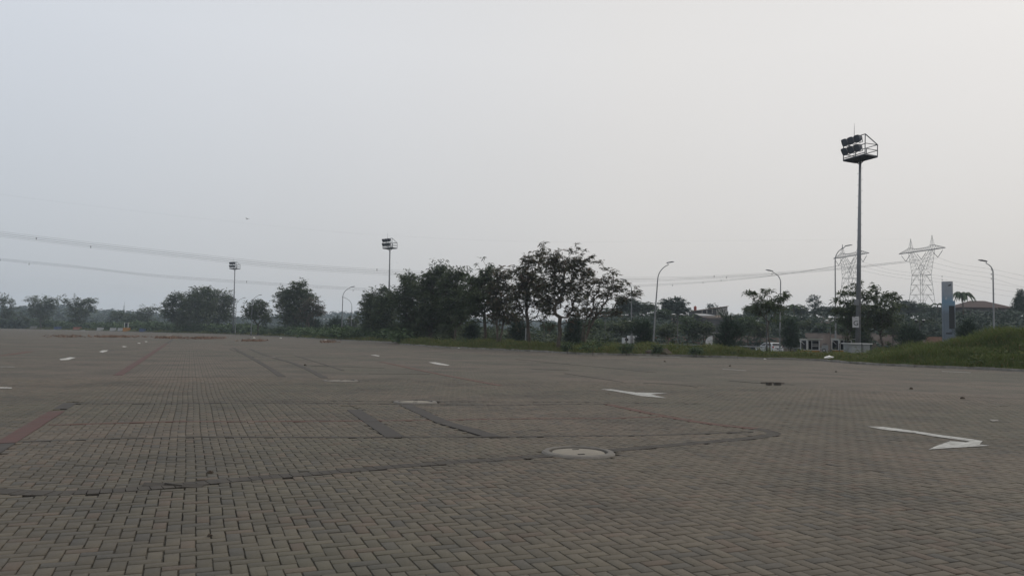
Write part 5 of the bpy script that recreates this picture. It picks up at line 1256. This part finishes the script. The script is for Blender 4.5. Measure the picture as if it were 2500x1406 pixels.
for xa in (1713, 1724.5, 1738): MB().prism([loc(xa, 765), loc(xa + 1.6, 765), loc(xa + 1.6, 755), loc(xa, 756)], -.08, .0).build('post', 'housewall', t)
ro = [loc(1692, 760), loc(1777.5, 748.2), loc(1777.5, 746.8), loc(1692, 758.4)]; MB().prism(ro, -.4, 5.3).build('roof', 'oldroof', t)
q0, q1, q2, q3 = loc(1694, 764.5), loc(1720, 766), loc(1737, 771), loc(1699, 771)
MB().add([(q0[0], -.3, q0[1]), (q1[0], -.3, q1[1]), (q2[0], -3.2, q2[1]), (q3[0], -3.2, q3[1]), (q0[0], -.3, q0[1] - .1), (q1[0], -.3, q1[1] - .1), (q2[0], -3.2, q2[1] - .1), (q3[0], -3.2, q3[1] - .1)], [(0, 1, 2, 3), (4, 5, 6, 7), (0, 1, 5, 4), (1, 2, 6, 5), (2, 3, 7, 6), (3, 0, 4, 7)]).build('porch_roof', 'zinc', t)
q0, q1, q2, q3 = loc(1700, 771.5), loc(1750, 770), loc(1778, 779), loc(1712, 778)
MB().add([(q0[0], -2.6, q0[1]), (q1[0], -2.6, q1[1]), (q2[0], -5, q2[1]), (q3[0], -5, q3[1]), (q0[0], -2.6, q0[1] - .1), (q1[0], -2.6, q1[1] - .1), (q2[0], -5, q2[1] - .1), (q3[0], -5, q3[1] - .1)], [(0, 1, 2, 3), (4, 5, 6, 7), (0, 1, 5, 4), (1, 2, 6, 5), (2, 3, 7, 6), (3, 0, 4, 7)]).build('lean_to_roof', 'oldroof', t)
MB().box((q0[0] + 3.4, -3.6, q0[1] - 1.9), (5.6, 2.4, 3.2)).build('lower_wall', 'darkwall', t)
tk = P(1700.5, 750, Yh); t2 = thing('water_tank', 'red water tank on the left end of the shed roof', 'water tank', (tk.x, tk.y + 1.2, Z(1700, 757.5)))
MB().lathe([(.28, 0), (.31, .1), (.31, .72), (.24, .86), (.1, .92)], n=16).build('tank', 'redtank', t2, True); MB().lathe([(.11, .9), (.11, .99)], n=10).build('lid', 'redtank', t2)
# red hip roof house
Yr = 172; c = P(2410, 815, Yr); zE = P(2410, 751, Yr).z; zR = P(2410, 733, Yr).z; w = 128 * Yr / F; d = 8.; zg = zE - 3.2
t = thing('red_roof_house', 'house with dark red hipped tile roof behind the mound', 'house', (c.x, c.y + 3, zg), -.06)
MB().box((0, 0, 1.6), (w - 1.2, d - 1, 3.2)).build('wall', 'darkwall', t)
hz = 3.2; rr = zR - zg
MB().add([(-w / 2, -d / 2, hz), (w / 2, -d / 2, hz), (w / 2, d / 2, hz), (-w / 2, d / 2, hz), (-w * .16, 0, rr), (w * .12, 0, rr), (-w / 2, -d / 2, hz - .15), (w / 2, -d / 2, hz - .15), (w / 2, d / 2, hz - .15), (-w / 2, d / 2, hz - .15)],
         [(0, 1, 5, 4), (1, 2, 5), (2, 3, 4, 5), (3, 0, 4), (0, 1, 7, 6), (1, 2, 8, 7), (2, 3, 9, 8), (3, 0, 6, 9), (6, 7, 8, 9)]).build('roof', 'redroof', t)
for x in (-2.6, 0, 2.6): MB().box((x, -d / 2 + .49, 1.8), (1.1, .06, 1.2)).build('window', 'glass', t)

# ------------------------------------------------------------------ far barriers and booth at the left edge
JB = 'water barriers at the far left edge'
prof = [(-.30, 0), (.30, 0), (.26, .3), (.13, .5), (.10, 1.0), (-.10, 1.0), (-.13, .5), (-.26, .3)]
me_b = None
for x, m, wd, lab in ((86, 'whitebar', 17, 'far white barrier below the second tree'), (145, 'bluebar', 18, 'far blue barrier left of the red one'), (193, 'redbar', 20, 'far red barrier below the third tree'), (249, 'whitebar', 16, 'far white barrier standing alone right of the red one'), (280, 'whitebar', 15, 'far white barrier below the small flat-topped tree'), (299, 'whitebar', 15, 'far white barrier touching the small gate booth'), (352, 'bluebar', 15, 'far blue barrier right of the small gate booth'), (12, 'bluebar', 8, 'small far blue barrier near the left picture edge')):
    az = math.atan((x - CX) / F); r = float(kd(az)) + 1.2; px_, py_ = r * math.sin(az), r * math.cos(az); ln = wd * py_ / F
    mb = MB(); n = len(prof); mb.add([(-ln / 2, y, z) for y, z in prof] + [(ln / 2, y, z) for y, z in prof], [tuple(range(n)), tuple(range(n, 2 * n))[::-1]] + [(i, (i + 1) % n, (i + 1) % n + n, i + n) for i in range(n)])
    o = mb.build('water_barrier', m); o.location = (px_, py_, .12); o.scale = (1, 1, 1.0); o.rotation_euler = (0, 0, -.05); tag(o, lab, 'barrier', JB)
az = math.atan((313 - CX) / F); r = float(kd(az)) + .6; t = thing('small_gate_booth', 'tiny yellow-based booth with white posts at the far left edge', 'booth', (r * math.sin(az), r * math.cos(az), 0))
MB().box((0, 0, .6), (1.9, 1., 1.2)).build('base', 'orange', t)
for x in (-.55, .55): MB().box((x, -.3, 1.9), (.16, .16, 1.5)).build('post', 'white', t)
MB().box((0, 0, 2.2), (.9, .6, 1.0)).build('window', 'glass', t); MB().box((0, 0, 2.75), (1.4, 1., .1)).build('roof', 'palegreen', t)

# ------------------------------------------------------------------ birds
for x, y, Y, s, lab in ((604, 535, 120, .34, 'dark bird gliding in the sky left of the masts'), (969, 641, 160, .12, 'tiny distant bird right of the middle floodlight mast')):
    c = P(x, y, Y); mb = MB()
    mb.tube([(-.5, 0, -.03), (-.25, 0, 0), (.2, 0, .03), (.5, 0, .08)], [.02, .09, .09, .03], 8)
    for sy in (-1, 1):
        mb.add([(.22, sy * .06, .05), (-.1, sy * .06, .04), (-.08, sy * .7, .28), (.12, sy * .75, .32), (.0, sy * 1.35, .22), (.08, sy * 1.3, .24)], [(0, 1, 2, 3), (3, 2, 4, 5)])
    mb.add([(-.45, -.03, -.02), (-.45, .03, -.02), (-.85, .16, -.04), (-.85, -.16, -.04)], [(0, 1, 2, 3)])
    o = mb.build('bird', 'bird'); o.location = c; o.scale = (s * 1.2,) * 3; o.rotation_euler = (.25, -.25, 1.0); tag(o, lab, 'bird', 'birds in the sky')

# ------------------------------------------------------------------ sky, sun, air
SUN_EL = math.radians(42); SUN_AZ = math.radians(62)          # azimuth to the right of the view
w = bpy.data.worlds.new('World'); SC.world = w; w.use_nodes = True; nt = w.node_tree
bg = nt.nodes['Background']; sky = nd(nt, 'ShaderNodeTexSky', sky_type='NISHITA'); sky.sun_disc = False
sky.sun_elevation = SUN_EL; sky.sun_rotation = SUN_AZ; sky.air_density = 1.0; sky.dust_density = 6.0; sky.ozone_density = 1.5
tcw = nd(nt, 'ShaderNodeTexCoord').outputs['Generated']; sp = nd(nt, 'ShaderNodeSeparateXYZ'); nt.links.new(tcw, sp.inputs[0])
side = ramp(nt, sp.outputs[0], -.56, .16); high = ramp(nt, sp.outputs[2], .0, .34)
up_c = mixc(nt, side, (7.25, 7.65, 8.25), (8.35, 8.15, 7.9)); lo_c = mixc(nt, side, (5.4, 5.7, 6.05), (6.95, 6.7, 6.5))
cl = noise(nt, 2.2, 3, tcw)
veil = mixc(nt, 1.0, mixc(nt, high, lo_c, up_c), mixc(nt, cl, (.97, .97, .97), (1.03, 1.03, 1.03)), 'MULTIPLY')
c = mixc(nt, .88, sky.outputs[0], veil)
nt.links.new(c, bg.inputs[0]); bg.inputs[1].default_value = .10
sd = bpy.data.lights.new('sun', 'SUN'); sd.energy = .7; sd.angle = math.radians(25); sd.color = (1, .95, .88)
so = bpy.data.objects.new('sun', sd); COL.objects.link(so)
dv = Vector((math.sin(SUN_AZ) * math.cos(SUN_EL), math.cos(SUN_AZ) * math.cos(SUN_EL), math.sin(SUN_EL)))
so.rotation_euler = dv.to_track_quat('Z', 'Y').to_euler(); so.location = dv * 200

def haze(density):
    m = bpy.data.materials.new('haze'); m.use_nodes = True; n = m.node_tree; n.nodes.clear()
    out = n.nodes.new('ShaderNodeOutputMaterial'); v = n.nodes.new('ShaderNodeVolumePrincipled'); v.inputs['Color'].default_value = (.74, .87, 1.0, 1); v.inputs['Density'].default_value = density
    v.inputs['Anisotropy'].default_value = .2
    n.links.new(v.outputs[0], out.inputs['Volume'])
    o = MB().box((0, 0, 23.5), (2700, 2700, 55)).build('haze', m); o['kind'] = 'stuff'; return o
HZ = haze(.00040)

vs = SC.view_settings; vs.view_transform = 'Standard'; vs.look = 'None'; vs.exposure = 0; vs.gamma = 1; vs.use_curve_mapping = False
SC.cycles.use_denoising = True
try:
    SC.cycles.denoising_prefilter = 'ACCURATE'; SC.cycles.denoising_input_passes = 'RGB_ALBEDO_NORMAL'
except Exception: pass
SC.cycles.max_bounces = 6; SC.cycles.transparent_max_bounces = 6; SC.cycles.volume_bounces = 1
